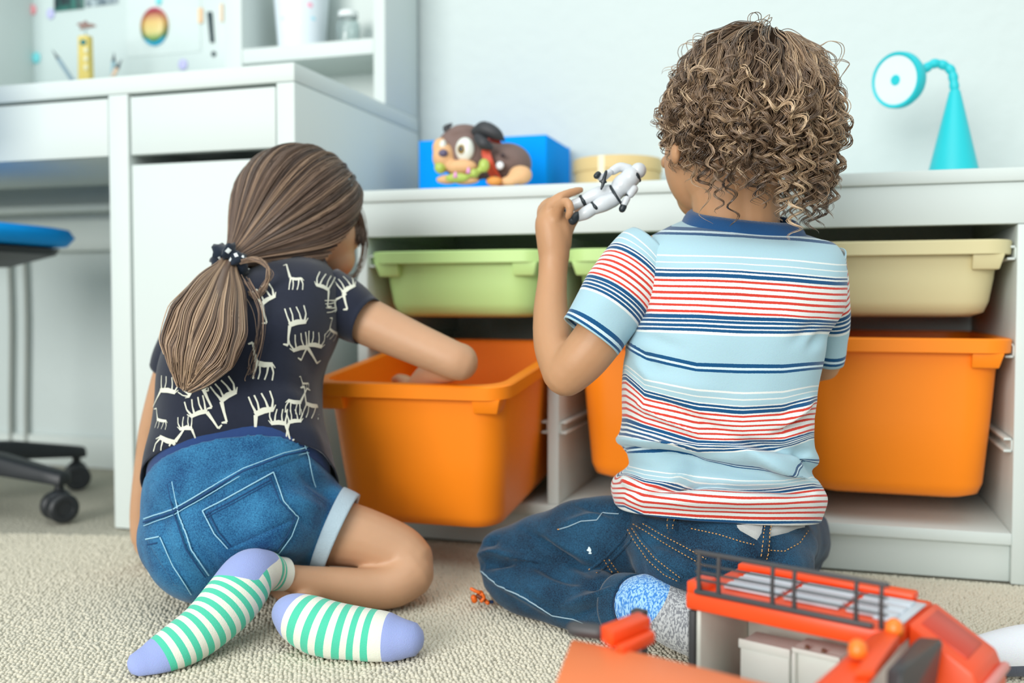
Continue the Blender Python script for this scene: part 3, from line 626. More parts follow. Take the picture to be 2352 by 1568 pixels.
def patch(name, corners, trees, m, parent, lift=0.0022, n=14, skirt=True, label=None, ny=None):
    """raised cloth patch: corners (x, y) photo points, 4, laid over the cloth"""
    A = np.array(corners, float); ny = ny or n; P = np.full((ny+1, n+1, 3), np.nan)
    for i in range(ny+1):
        for j in range(n+1):
            u, v = j/n, i/ny; x, y = (A[0]*(1-u)+A[1]*u)*(1-v)+(A[3]*(1-u)+A[2]*u)*v; d = ray(x, y); best = None
            for tr in trees:
                h = tr.ray_cast(Vector(CAM), Vector(d))
                if h[0] is not None and (best is None or h[3] < best[3]): best = h
            if best is not None:
                nn = np.array(best[1]); nn = nn if nn@FWD < 0 else -nn; e = 0 if (i in (0, ny) or j in (0, n)) and skirt else lift
                P[i, j] = np.array(best[0])+nn*(e+0.0002)
    mb = MB(); idx = np.arange((ny+1)*(n+1)).reshape(ny+1, n+1); bad = np.isnan(P[:, :, 0]); f = []
    for i in range(ny):
        for j in range(n):
            if not bad[i:i+2, j:j+2].any(): f.append((idx[i, j], idx[i+1, j], idx[i+1, j+1], idx[i, j+1]))
    P[bad] = at(*A[0], 1.2); mb.add(P.reshape(-1, 3), f)
    o = build(name, mb, m, parent, smooth=True, label=label)
    b = bmesh.new(); b.from_mesh(o.data); bmesh.ops.delete(b, geom=[v for v in b.verts if not v.link_faces], context='VERTS'); b.to_mesh(o.data); b.free()
    return o
def strands(name, P, r, tone, m, parent):
    """P (n, k, 3) hair paths as thin three-sided fibres; r (n, k) or scalar radius"""
    n, k = P.shape[:2]; T = np.gradient(P, axis=1); T /= np.linalg.norm(T, axis=2)[:, :, None]+1e-12
    ref = np.array([0.31, -0.52, 0.79]); U = np.cross(T, ref); U /= np.linalg.norm(U, axis=2)[:, :, None]+1e-9; Wv = np.cross(T, U)
    r = np.broadcast_to(np.asarray(r, float), (n, k)); V = []
    for a in (0, 2*PI/3, 4*PI/3): V.append(P+(U*math.cos(a)+Wv*math.sin(a))*r[:, :, None])
    V = np.stack(V, 2)                                     # n, k, 3, 3
    base = (np.arange(n)*k*3)[:, None, None]+(np.arange(k-1)*3)[None, :, None]+np.arange(3)[None, None]
    nb = (np.arange(n)*k*3)[:, None, None]+(np.arange(k-1)*3)[None, :, None]+((np.arange(3)+1) % 3)[None, None]
    F = np.stack([base, nb, nb+3, base+3], 3).reshape(-1, 4)
    me = fastmesh(name, V.reshape(-1, 3), quads=F); attr(me, 'tone', np.repeat(tone, k*3))
    return link(name, me, m, parent)
def hair_mat(name, stops, rough=0.36, spec=0.6):
    m = mat(name, (90, 70, 58), rough, 0.0, spec=spec); N, L, b = nodes_of(m)
    a = N.new('ShaderNodeAttribute'); a.attribute_name = 'tone'; r = N.new('ShaderNodeValToRGB'); e = r.color_ramp.elements
    e[0].position, e[0].color = stops[0][0], lin(stops[0][1]); e[1].position, e[1].color = stops[-1][0], lin(stops[-1][1])
    for p, c in stops[1:-1]: q = e.new(p); q.color = lin(c)
    L.new(a.outputs['Fac'], r.inputs['Fac']); L.new(r.outputs['Color'], b.inputs['Base Color']); return m
def cloth(name, rgb, rough=0.85, var=0.06, scale=120, bscale=900, bump=0.25, sheen=0.25): return mat(name, rgb, rough, var, scale, bump, bscale, sheen=sheen, spec=0.2)
def denim(name, c1, c2, fine=700):
    m = mat(name, c1, 0.8, 0.0, spec=0.25, sheen=0.15); N, L, b = nodes_of(m); tc = N.new('ShaderNodeTexCoord')
    n1 = N.new('ShaderNodeTexNoise'); n1.inputs['Scale'].default_value = fine; n1.inputs['Detail'].default_value = 2
    n2 = N.new('ShaderNodeTexNoise'); n2.inputs['Scale'].default_value = 22; n2.inputs['Detail'].default_value = 4
    ad = N.new('ShaderNodeMath'); ad.operation = 'MULTIPLY_ADD'; ad.inputs[1].default_value = 0.55; sc2 = N.new('ShaderNodeMath'); sc2.operation = 'MULTIPLY'; sc2.inputs[1].default_value = 0.45
    r = N.new('ShaderNodeValToRGB'); r.color_ramp.elements[0].position = 0.36; r.color_ramp.elements[1].position = 0.70; r.color_ramp.elements[0].color = lin(c1); r.color_ramp.elements[1].color = lin(c2)
    for x in (n1, n2): L.new(tc.outputs['Object'], x.inputs['Vector'])
    L.new(n2.outputs['Fac'], sc2.inputs[0]); L.new(n1.outputs['Fac'], ad.inputs[0]); L.new(sc2.outputs[0], ad.inputs[2]); L.new(ad.outputs[0], r.inputs['Fac']); L.new(r.outputs['Color'], b.inputs['Base Color'])
    bp = N.new('ShaderNodeBump'); bp.inputs['Strength'].default_value = 0.3; bp.inputs['Distance'].default_value = 0.0008; L.new(n1.outputs['Fac'], bp.inputs['Height']); L.new(bp.outputs['Normal'], b.inputs['Normal'])
    return m
def banded(name, attrn, bands, base, rough=0.85, extra=None, bump=0.3, bscale=700, mottle=0.07):
    """cloth whose colour changes along a stored garment coordinate: bands = [(from, to, rgb)]"""
    m = mat(name, base, rough, 0.0, spec=0.15, sheen=0.25); N, L, b = nodes_of(m)
    a = N.new('ShaderNodeAttribute'); a.attribute_name = attrn
    tc = N.new('ShaderNodeTexCoord'); nz = N.new('ShaderNodeTexNoise'); nz.inputs['Scale'].default_value = bscale; nz.inputs['Detail'].default_value = 2; L.new(tc.outputs['Object'], nz.inputs['Vector'])
    col = None
    edges = []
    cur = lin(base); prev = None
    ev = sorted(bands); steps = [(-1e9, base)]; last = None
    for f, t, c in ev:
        if last is not None and last < f: steps.append((last, base))
        steps.append((f, c)); last = t
    steps.append((last, base)); steps = steps
    lo, hi = ev[0][0], ev[-1][1]; chunks = [steps[i:i+30] for i in range(0, len(steps), 30)]
    jit = N.new('ShaderNodeMath'); jit.operation = 'MULTIPLY_ADD'; jit.inputs[1].default_value = (hi-lo)*0.0016; L.new(nz.outputs['Fac'], jit.inputs[0]); L.new(a.outputs['Fac'], jit.inputs[2])
    for ci, ch in enumerate(chunks):
        c0 = lo-1 if ci == 0 else ch[0][0]; c1 = chunks[ci+1][0][0] if ci+1 < len(chunks) else hi+1
        mr = N.new('ShaderNodeMapRange'); mr.inputs['From Min'].default_value = c0; mr.inputs['From Max'].default_value = c1; L.new(jit.outputs[0], mr.inputs['Value'])
        r = N.new('ShaderNodeValToRGB'); r.color_ramp.interpolation = 'CONSTANT'; e = r.color_ramp.elements
        e[0].position = 0; e[0].color = lin(ch[0][1]); e[1].position = max(1e-4, (ch[1][0]-c0)/(c1-c0)); e[1].color = lin(ch[1][1])
        for p, c in ch[2:]: q = e.new((p-c0)/(c1-c0)); q.color = lin(c)
        L.new(mr.outputs[0], r.inputs['Fac'])
        if col is None: col = r.outputs['Color']
        else:
            g = N.new('ShaderNodeMath'); g.operation = 'GREATER_THAN'; g.inputs[1].default_value = c0; L.new(jit.outputs[0], g.inputs[0])
            mx = N.new('ShaderNodeMix'); mx.data_type = 'RGBA'; L.new(g.outputs[0], mx.inputs['Factor']); L.new(col, mx.inputs['A']); L.new(r.outputs['Color'], mx.inputs['B']); col = mx.outputs['Result']
    if extra:
        for an, c in extra:
            a2 = N.new('ShaderNodeAttribute'); a2.attribute_name = an; g = N.new('ShaderNodeMath'); g.operation = 'GREATER_THAN'; g.inputs[1].default_value = 0.5; L.new(a2.outputs['Fac'], g.inputs[0])
            mx = N.new('ShaderNodeMix'); mx.data_type = 'RGBA'; L.new(g.outputs[0], mx.inputs['Factor']); L.new(col, mx.inputs['A']); mx.inputs['B'].default_value = lin(c); col = mx.outputs['Result']
    mo = N.new('ShaderNodeMix'); mo.data_type = 'RGBA'; mo.blend_type = 'MULTIPLY'; mo.inputs['Factor'].default_value = mottle*2
    L.new(col, mo.inputs['A']); L.new(nz.outputs['Color'], mo.inputs['B']); L.new(mo.outputs['Result'], b.inputs['Base Color'])
    bp = N.new('ShaderNodeBump'); bp.inputs['Strength'].default_value = bump; bp.inputs['Distance'].default_value = 0.0008; L.new(nz.outputs['Fac'], bp.inputs['Height']); L.new(bp.outputs['Normal'], b.inputs['Normal'])
    return m
def hand(mb, wrist, knuck, side, normal, L=0.062, curl=(0.5, 0.6, 0.6, 0.6), thumb=None, w=0.046, fr=0.0068):
    """palm from the wrist to the knuckles and five fingers: side = thumb side unit vector, normal = back of hand"""
    wrist, knuck = np.asarray(wrist), np.asarray(knuck); f = knuck-wrist; f /= np.linalg.norm(f); side = np.asarray(side)-f*(np.asarray(side)@f); side /= np.linalg.norm(side); nrm = np.cross(f, side); nrm = nrm if nrm@np.asarray(normal) > 0 else -nrm
    for i in range(4):
        o = side*(w*(0.36-0.24*i)); mb.tube([wrist+o*0.7, (wrist+knuck)/2+o, knuck+o], [0.0095, 0.011, 0.0088], 10, 3)
    for i, (sc, cu) in enumerate(zip((0.92, 1.0, 0.94, 0.76), curl)):
        p = knuck+side*(w*(0.36-0.24*i)); d = f.copy(); pts = [p-f*0.006]; a = 0
        pts.append(p)
        for j, seg in enumerate((0.46, 0.31, 0.23)):
            a += cu*(0.9 if j == 0 else 1.0); d = f*math.cos(a)-nrm*math.sin(a); p = p+d*L*sc*seg; pts.append(p)
        mb.tube(pts, [fr, fr*1.02, fr*0.98, fr*0.9, fr*0.78], 10, 3)
    t0 = wrist+f*0.012+side*w*0.42; td = thumb if thumb is not None else (side*0.75+f*0.65)
    td = np.asarray(td)/np.linalg.norm(td); m = t0+td*0.026; mb.tube([t0-td*0.008, t0, m, m+(td*0.75+f*0.45-nrm*0.2)*0.024], [0.0095, 0.0098, 0.0082, 0.0068], 10, 3)
# ------------------------------------------------------------------ person at the pulled-out bin
skin_l = mat('skin_light', (196, 152, 118), 0.5, 0.05, 40, bump=0.05, bscale=500, sss=0.25)
def girl():
    b = MB()
    # trunk, neck, head
    ptube(b, [(560, 1170, 1.27, 120), (575, 1040, 1.285, 112), (600, 880, 1.30, 118), (640, 740, 1.32, 112), (672, 670, 1.34, 80)])
    ptube(b, [(668, 690, 1.34, 50), (690, 610, 1.36, 42), (700, 560, 1.37, 42)])
    pball(b, 684, 486, 1.37, 126, 112, 0.078); pball(b, 738, 545, 1.392, 80, 82, 0.055); pball(b, 764, 592, 1.395, 52, 50, 0.036)
    pball(b, 815, 560, 1.415, 9, 13, 0.012); pball(b, 742, 585, 1.345, 13, 22, 0.010)
    # arm into the bin
    ptube(b, [(775, 700, 1.335, 62), (810, 722, 1.335, 58), (930, 778, 1.325, 50), (1030, 822, 1.315, 45), (1056, 833, 1.315, 43)])
    ptube(b, [(1056, 828, 1.318, 42), (1020, 846, 1.36, 36), (985, 862, 1.41, 31), (955, 890, 1.46, 25)])
    w = at(955, 890, 1.46); kn = at(930, 930, 1.49); hand(b, w, kn, np.array([-0.3, 0.2, 0.9]), np.array([0.2, -0.8, 0.2]), curl=(0.4, 0.5, 0.6, 0.7), w=0.042)
    # arm propped on the floor
    ptube(b, [(500, 720, 1.32, 58), (420, 800, 1.36, 46), (362, 960, 1.40, 36), (345, 1050, 1.42, 33), (326, 1170, 1.435, 27), (325, 1235, 1.44, 24)])
    w = at(325, 1245, 1.44); w[2] = max(w[2], 0.02); kn = w+RIGHT*0.034+FLAT*0.022; kn[2] = 0.014; w[2] = 0.026
    hand(b, w, kn, -FLAT+RIGHT*0.3, np.array([0, 0, 1.0]), curl=(0.05, 0.05, 0.05, 0.05), w=0.046, fr=0.0065)
    # near leg: thigh, folded knee, shin
    ptube(b, [(600, 1165, 1.27, 112), (720, 1210, 1.264, 86), (830, 1234, 1.266, 70), (905, 1262, 1.268, 64), (936, 1284, 1.264, 60)])
    ptube(b, [(938, 1316, 1.254, 60), (905, 1344, 1.238, 51), (850, 1351, 1.228, 47), (760, 1341, 1.208, 40), (680, 1330, 1.182, 33), (640, 1322, 1.165, 31)])
    # far leg, folded under
    ptube(b, [(520, 1200, 1.30, 105), (560, 1290, 1.34, 66), (640, 1330, 1.36, 52)]); ptube(b, [(640, 1340, 1.36, 50), (690, 1372, 1.27, 40), (700, 1395, 1.17, 34), (690, 1404, 1.13, 28)])
    me = remesh(b, 0.0030, 8)
    P = link('person', me, skin_l); tag(P, 'person in navy animal-print t-shirt and denim shorts reaching into the orange bin', 'person')
    eyec = mat('eye_white', (226, 230, 222), 0.2)
    for x, y, d in ((800, 556, 1.43), (806, 556, 1.445)):
        build('eye', MB().ball(at(x, y, d), 0.0045), mat('eye_dark', (50, 34, 28), 0.15), P, smooth=True)
    m = MB(); ptube(m, [(796, 606, 1.422, 2.5), (800, 608, 1.43, 3), (798, 608, 1.438, 2.5)]); build('lips', m, mat('lip', (196, 120, 108), 0.4), P, smooth=True)

    # shirt
    navy = cloth('navy_jersey', (31, 36, 52), var=0.15, bump=0.2)
    spec = [(334, 1134, 776, 1092, 1.270, 0.120, 36), (342, 1085, 766, 1052, 1.273, 0.118, 32), (356, 1010, 750, 1000, 1.28, 0.111, 24), (366, 940, 738, 930, 1.285, 0.106, 17), (376, 860, 744, 850, 1.29, 0.107, 14),
            (400, 790, 770, 775, 1.30, 0.104, 12), (440, 735, 790, 712, 1.315, 0.094, 12), (500, 690, 792, 668, 1.325, 0.080, 14), (560, 655, 780, 640, 1.335, 0.066, 18), (610, 628, 762, 622, 1.345, 0.052, 20), (634, 610, 748, 608, 1.35, 0.046, 22)]
    R = loft_rings(spec, 84, 6, 2.2)
    R = folds(R, [(560, 900, 700, 935, 26, 0.006), (600, 860, 720, 900, 20, -0.005), (640, 850, 690, 960, 22, 0.005), (690, 780, 745, 905, 26, -0.006), (380, 1020, 560, 930, 30, 0.005), (420, 1060, 620, 985, 24, -0.004), (690, 960, 770, 1060, 22, 0.008), (730, 985, 772, 1075, 14, -0.006), (600, 720, 700, 790, 40, 0.003), (355, 1080, 470, 1010, 16, -0.005)])
    R = wobble(R, 0.003, 16, 2)
    sh = solid(link('t_shirt', grid_mesh('t_shirt', R), navy, P)); trees = [bvh(sh.data)]
    def sleeve(pts, nm='sleeve'):
        m = MB(); ptube(m, pts, 28, 5, 'open'); o = build(nm, m, navy, sh, smooth=True); return solid(o)
    s1 = sleeve([(748, 690, 1.330, 78), (790, 708, 1.326, 70), (822, 728, 1.322, 62), (842, 738, 1.318, 57)]); trees.append(bvh(s1.data))
    s2 = sleeve([(520, 715, 1.32, 70), (450, 760, 1.345, 64), (408, 815, 1.36, 54), (394, 850, 1.368, 50)]); trees.append(bvh(s2.data))
    a = np.arange(48)*2*PI/48; top = R[-1]
    cR = [R[-4], ]
    # hem and neck bands
    X, Y = pixs(R[1]); hem = [(x, y) for x, y, p in zip(X, Y, R[1]) if True]
    q = MB(); c = R[-1].mean(0); n = 84; rr = []
    for f, dz in ((1.02, -0.006), (1.05, 0.0), (1.0, 0.008), (0.94, 0.010), (0.90, 0.004)): rr.append(c+(R[-1]-c)*f+UPV*dz)
    q.rings(rr, cap0=False, cap1=False); build('neck_band', q, navy, sh, smooth=True)
    # animal print
    tpl = [([(-.26, -.02), (0, .03), (.27, .0)], (10, 12, 9)), ([(-.24, -.04), (-.33, -.34), (-.40, -.62)], (8, 5, 4)), ([(-.40, -.62), (-.54, -.56)], (6, 3)), ([(-.22, .03), (-.27, .26), (-.30, .50)], (5, 3, 3)), ([(-.12, .05), (-.10, .28), (-.14, .50)], (4, 3, 3)), ([(.14, .05), (.12, .28), (.06, .50)], (5, 3, 3)), ([(.24, .03), (.32, .24), (.30, .50)], (5, 3, 3)), ([(.26, -.02), (.36, .10)], (3, 2))]
    pl = [(679, 640, 0, 52, 1), (741, 660, 200, 62, 1), (800, 664, 150, 62, -1), (615, 690, 150, 70, -1), (682, 742, 170, 74, -1), (690, 800, 165, 68, 1), (722, 793, 190, 62, -1), (606, 835, 5, 74, 1), (480, 880, 140, 76, -1), (524, 910, 150, 80, -1), (606, 945, 165, 84, -1), (676, 922, 10, 56, -1), (716, 930, 10, 62, 1), (640, 972, 180, 66, 1), (676, 968, 175, 56, -1), (458, 950, 160, 74, 1), (386, 1010, 20, 72, -1), (428, 984, 175, 54, 1), (386, 898, 190, 66, -1), (440, 900, 120, 52, 1), (372, 965, 10, 40, 1), (764, 760, 30, 40, 1), (700, 880, 0, 26, 1), (770, 700, 80, 46, 1)]
    lines = []
    for cx, cy, rot, sc, fl in pl:
        c_, s_ = math.cos(math.radians(rot)), math.sin(math.radians(rot))
        for pts, w in tpl: lines.append(([(cx+sc*(x*fl*c_-y*s_), cy+sc*(x*fl*s_+y*c_)) for x, y in pts], [v*sc/72 for v in w]))
    for i in range(0, len(lines), len(tpl)): decal('animal_print', lines[i:i+len(tpl)], trees, mat('print_cream', (222, 222, 206), 0.8), sh)
    # undershirt showing below the shirt hem
    und = cloth('blue_jersey', (36, 62, 112))
    U = loft_rings([(346, 1168, 752, 1090, 1.262, 0.1125, 32), (348, 1120, 756, 1068, 1.266, 0.1135, 34), (360, 1060, 750, 1020, 1.274, 0.106, 28), (376, 960, 735, 950, 1.285, 0.097, 18)], 60, 5, 2.2); solid(link('undershirt', grid_mesh('undershirt', U), und, P))

    # shorts
    dn = denim('denim_bright', (6, 58, 104), (58, 134, 178)); b = MB()
    pball(b, 522, 1196, 1.262, 196, 150, 0.128, 20); pball(b, 470, 1265, 1.25, 132, 104, 0.105, -35); pball(b, 640, 1168, 1.262, 136, 128, 0.118, -20); b.rings(list(loft_rings([(346, 1246, 745, 1200, 1.262, 0.118, 15), (338, 1200, 752, 1140, 1.262, 0.122, 24), (341, 1152, 748, 1072, 1.263, 0.1195, 33), (350, 1140, 742, 1066, 1.264, 0.110, 33)], 48, 4, 2.2)))
    ptube(b, [(610, 1170, 1.262, 122), (700, 1196, 1.262, 104), (752, 1212, 1.262, 94), (768, 1217, 1.262, 92)], 26, 4, 'flat')
    sm = remesh(b, 0.0042, 8)
    mesh_folds(sm, [(700, 1060, 790, 1130, 12, 0.006), (690, 1090, 770, 1150, 9, -0.005), (660, 1130, 760, 1180, 12, 0.004), (640, 1150, 720, 1215, 10, -0.004), (720, 1040, 770, 1080, 8, -0.005), (350, 1120, 400, 1300, 14, -0.003), (400, 1180, 520, 1330, 10, -0.003), (440, 1130, 560, 1060, 14, -0.002), (560, 1270, 700, 1285, 14, -0.003)])
    so = link('denim_shorts', sm, dn, P); st = [bvh(sm)]
    lt = mat('denim_edge', (150, 196, 216), 0.8); dk = mat('denim_seam', (14, 62, 108), 0.8)
    patch('pocket', [(468, 1172), (627, 1084), (684, 1188), (520, 1262)], st, dn, so, 0.002, 12); patch('pocket_point', [(520, 1262), (684, 1188), (640, 1268), (600, 1268)], st, dn, so, 0.002, 10)
    patch('pocket', [(336, 1240), (368, 1232), (440, 1362), (400, 1345)], st, dn, so, 0.002, 8)
    patch('waistband', [(338, 1112), (690, 1000), (704, 1046), (340, 1182)], st, dn, so, 0.0025, 28, ny=6)
    sl = [([(334, 1192), (400, 1170), (470, 1128), (560, 1075), (650, 1040), (704, 1028)], 3), ([(398, 1106), (412, 1180), (440, 1260), (480, 1318)], 3), ([(466, 1174), (627, 1084)], 3), ([(627, 1084), (650, 1150), (684, 1188)], 2.6), ([(684, 1188), (668, 1230), (640, 1268)], 2.6), ([(466, 1174), (492, 1225), (522, 1258)], 2.6), ([(640, 1268), (590, 1266)], 2.6), ([(690, 1002), (706, 1050), (722, 1120)], 2.6), ([(338, 1238), (368, 1232)], 3), ([(370, 1234), (400, 1300), (440, 1362)], 2.6), ([(334, 1208), (400, 1184), (470, 1142), (560, 1088), (650, 1052), (706, 1040)], 2)]
    decal('seam_edge', sl, st, lt, so, 0.0022, raised=True)
    dl = [([(472, 1184), (622, 1100)], 3), ([(474, 1190), (624, 1106)], 2), ([(478, 1176), (502, 1222), (530, 1254)], 2.6), ([(618, 1094), (640, 1150), (674, 1190), (658, 1228), (634, 1260), (596, 1260)], 2.6), ([(334, 1200), (400, 1177), (470, 1135), (560, 1081), (650, 1046), (704, 1034)], 5), ([(388, 1112), (402, 1184), (430, 1262), (472, 1322)], 3), ([(696, 1120), (760, 1165), (800, 1190)], 2), ([(342, 1250), (364, 1246)], 3)]
    decal('stitching', dl, st, dk, so, 0.0024, raised=True)
    # rolled cuff of the shorts
    cf = cloth('denim_inside', (176, 196, 208), bump=0.5, bscale=700); m = MB(); ax_pts = [(752, 1214, 1.262, 96), (770, 1221, 1.262, 95), (784, 1227, 1.262, 93)]
    ptube(m, ax_pts, 40, 3, 'open'); o = build('rolled_cuff', m, cf, so, smooth=True, label='pale rolled-up cuff'); solid(o, 0.007, 0)

    # socks
    bands = []
    def sock(pts, flats, heel, hr, nm, cuff_end, up):
        PP = [at(*p[:3]) for p in pts]; RR = [p[3]*p[2]/FPX for p in pts]; s_ = 7
        Q, r = smooth_path(PP, RR, s_); fl = smooth_path(np.stack([flats]*3, 1), 0.1, s_)[0][:, 0]
        T = np.gradient(Q, axis=0); T /= np.linalg.norm(T, axis=1)[:, None]; k = 32; a = np.arange(k)*2*PI/k; rings = []
        for i in range(len(Q)):
            w = np.asarray(up)-T[i]*(np.asarray(up)@T[i]); w /= np.linalg.norm(w); u = np.cross(T[i], w); rings.append(Q[i]+r[i]*(np.cos(a)[:, None]*u+np.sin(a)[:, None]*w*fl[i]))
        for ang in (35, 62, 80, 89.8): rings.append(Q[-1]+T[-1]*r[-1]*0.85*math.sin(math.radians(ang))+(rings[len(Q)-1]-Q[-1])*math.cos(math.radians(ang)))
        R_ = np.array(rings); me_ = grid_mesh(nm, R_); d = np.linalg.norm(np.diff(Q, axis=0), axis=1); s = np.concatenate([[0], np.cumsum(d)]); s = np.concatenate([s, s[-1]+np.array([.006, .010, .012, .0125])])
        v = coords(me_); z = np.maximum(v[:, 2], 0.0015); v[:, 2] = z; setco(me_, v)
        S_ = np.repeat(s, k); h = at(*heel); dist = np.linalg.norm(v-h, axis=1); attr(me_, 's', S_*1000); qd = np.repeat(np.concatenate([Q]+[Q[-1:]]*4), k, 0) if False else np.repeat(np.vstack([Q, Q[-1:], Q[-1:], Q[-1:], Q[-1:]]), k, axis=0); od = v-qd; od /= np.linalg.norm(od, axis=1)[:, None]+1e-9; hd = -RIGHT*0.7+UPV*0.6-FWD*0.45; hd /= np.linalg.norm(hd); dt = od@hd; sm_ = S_*1000; attr(me_, 'heel', np.minimum(np.minimum((sm_-29)/4, (hr-sm_+14*dt)/4), (dt+0.0)*4)+0.5)
        return me_, s
    cream = (236, 236, 222); teal = (84, 206, 172); lil = (156, 170, 222)
    meA, s = sock([(652, 1318, 1.172, 38), (628, 1316, 1.160, 40), (604, 1312, 1.145, 50), (572, 1326, 1.128, 62), (530, 1380, 1.105, 66), (470, 1440, 1.075, 60), (410, 1482, 1.052, 56), (358, 1512, 1.035, 48), (325, 1524, 1.025, 36)], [1, 1, 1, 1.05, 1.0, 0.95, 0.85, 0.72, 0.65], (552, 1298, 1.088), 66, 'sock', 0, UPV*0.7-FLAT*0.7)
    L_ = s[-1]*1000; bd = [(12, 17, teal), (22, 28, teal)]; x = 50
    while x < L_-36: bd.append((x, x+6.6, teal)); x += 12.8
    bd.append((L_-33, L_+5, lil)); mA = banded('sock_stripes', 's', bd, cream, extra=[('heel', lil)], bump=0.5, bscale=900)
    link('sock', meA, mA, P, 'ankle sock with teal stripes, lilac heel and toe, heel raised')
    meB, s = sock([(662, 1405, 1.118, 30), (668, 1408, 1.108, 46), (700, 1425, 1.095, 60), (760, 1448, 1.085, 66), (830, 1462, 1.080, 66), (890, 1468, 1.075, 64), (930, 1468, 1.072, 52)], [0.8, 1, 1, 1, 1, 0.95, 0.85], (640, 1398, 1.09), 0, 'sock', 0, UPV)
    L_ = s[-1]*1000; bd = [(0, 26, lil)]; x = 33
    while x < L_-40: bd.append((x, x+8, teal)); x += 15.5
    bd.append((L_-31, L_+5, lil)); mB = banded('sock_stripes_b', 's', bd, cream, bump=0.5, bscale=900)
    link('sock', meB, mB, P, 'ankle sock with teal stripes lying flat on the carpet')

    # hair drawn back into a ponytail
    hm = hair_mat('brown_hair', [(0.0, (66, 52, 44)), (0.45, (116, 94, 80)), (0.8, (166, 138, 114)), (1.0, (206, 176, 146))])
    c = at(686, 484, 1.355); tie = at(528, 598, 1.262); td = tie-c; td /= np.linalg.norm(td)
    face = RIGHT*0.66+FLAT*0.50-np.array([0, 0, 0.62]); face /= np.linalg.norm(face)
    A = frame(td, face); rad = np.array([1.0, 1.0, 1.0])*0.0845
    b = MB(); pball(b, 684, 482, 1.352, 138, 124, 0.079); ptube(b, [(640, 520, 1.33, 90), (580, 565, 1.295, 52), (540, 590, 1.268, 24)])
    cap = remesh(b, 0.005, 6); v = coords(cap); d = (v-c)/np.linalg.norm(v-c, axis=1)[:, None]; sh_ = np.clip((d@face-0.50)/0.2, 0, 1)[:, None]; setco(cap, v-(v-c)*sh_*0.25); attr(cap, 'tone', np.full(len(v), 0.3))
    hair = link('hair', cap, hm, P)
    n = 3000; K = 20; ph = RNG.uniform(0, 2*PI, n); clump = np.round(ph*9)/9; ph = ph*0.45+clump*0.55+RNG.normal(0, 0.02, n)
    lay = RNG.uniform(0.985, 1.045, n); P_ = np.empty((n, K, 3)); tone = np.empty(n)
    th0 = np.empty(n)
    for i in range(n):
        tt = np.radians(np.arange(172, 20, -3.0)); dirs = np.cos(tt)[:, None]*td+np.sin(tt)[:, None]*(math.cos(ph[i])*A[0]+math.sin(ph[i])*A[1])
        inface = (dirs@face) > math.cos(math.radians(56)); st_ = tt[0] if not inface.any() else tt[min(len(tt)-1, np.where(inface)[0][-1]+1)]
        if not inface.any(): st_ = math.radians(RNG.uniform(100, 172))
        elif RNG.random() < 0.35: st_ = st_*RNG.uniform(0.6, 1)
        th = np.linspace(st_, math.radians(16), K); ww = 0.05*math.sin(i)*np.sin(np.linspace(0, 5, K)+i); dd = np.cos(th)[:, None]*td+np.sin(th)[:, None]*(np.cos(ph[i]+ww*0.6)[:, None]*A[0]+np.sin(ph[i]+ww*0.6)[:, None]*A[1])
        rr = np.array([0.0865, 0.0865, 0.0865]); surf = c+dd*rr*(lay[i]*(1+0.012*np.sin(clump[i]*37)))
        g = np.clip((math.radians(62)-th)/math.radians(46), 0, 1)**1.5
        off = (math.cos(ph[i])*A[0]+math.sin(ph[i])*A[1])*0.012
        P_[i] = surf*(1-g)[:, None]+(tie+off*RNG.uniform(0.4, 1))*g[:, None]
        tone[i] = np.clip(0.42+0.22*math.sin(clump[i]*23.7)+RNG.normal(0, 0.12), 0, 1)
    strands('hair_strands', P_, 0.00055, tone, hm, hair)
    # ponytail
    n = 1500; K = 30; s = np.linspace(0, 1, K); ctrl = np.array([at(527, 598, 1.255), at(512, 640, 1.215), at(492, 700, 1.17), at(470, 770, 1.145), at(448, 830, 1.14), at(424, 898, 1.145)])
    cen, _ = smooth_path(ctrl, 0.1, 8); cs = np.linspace(0, 1, len(cen)); cen = np.stack([np.interp(s, cs, cen[:, i]) for i in range(3)], 1)
    wid = np.interp(s, [0, .08, .25, .5, .75, .92, 1], [20, 26, 58, 92, 86, 44, 10])*1.15/FPX; dep = np.interp(s, [0, .1, .4, .8, 1], [.010, .012, .020, .018, .005])
    lat = RIGHT*0.94-UPV*(-0.34); lat = RIGHT*0.93+UPV*-0.36
    q = np.sqrt(RNG.uniform(0, 1, n)); an = RNG.uniform(0, 2*PI, n); ex = q*np.cos(an); ey = q*np.sin(an); ex = ex*0.6+np.round(ex*6+RNG.normal(0, .5, n))/6*0.4
    pw = np.interp(s, [0, 1], [1, 1]); P2 = cen[None]+ex[:, None, None]*wid[None, :, None]*lat+ey[:, None, None]*dep[None, :, None]*(-FWD)
    P2 += (np.sin(s[None]*7+np.round(an*2)[:, None]*2.1)*0.0032*s[None]+np.sin(s[None]*15+an[:, None]*5)*0.0007)[:, :, None]*lat
    endj = RNG.uniform(0.80, 1.0, n); idx = s[None]*endj[:, None]; P3 = np.empty_like(P2)
    for i in range(n):
        for a_ in range(3): P3[i, :, a_] = np.interp(idx[i], s, P2[i, :, a_])
    strands('ponytail', P3, 0.0007, np.clip(0.62+0.22*np.sin(ex*22)+RNG.normal(0, .16, n)+0.1*ey, 0, 1), hm, hair)
    m = MB(); m.tube(list(cen[::3]), list(np.minimum(wid[::3]*0.7, dep[::3]*0.55)), 16, 2); o = build('ponytail_core', m, hm, hair, smooth=True); attr(o.data, 'tone', np.full(len(o.data.vertices), 0.35))
    # loop of hair and loose strands
    lp = np.array([at(556, 600, 1.24), at(580, 596, 1.235), at(606, 604, 1.23), at(618, 628, 1.225), at(606, 660, 1.225), at(588, 680, 1.22), at(570, 668, 1.22)]); L2 = []
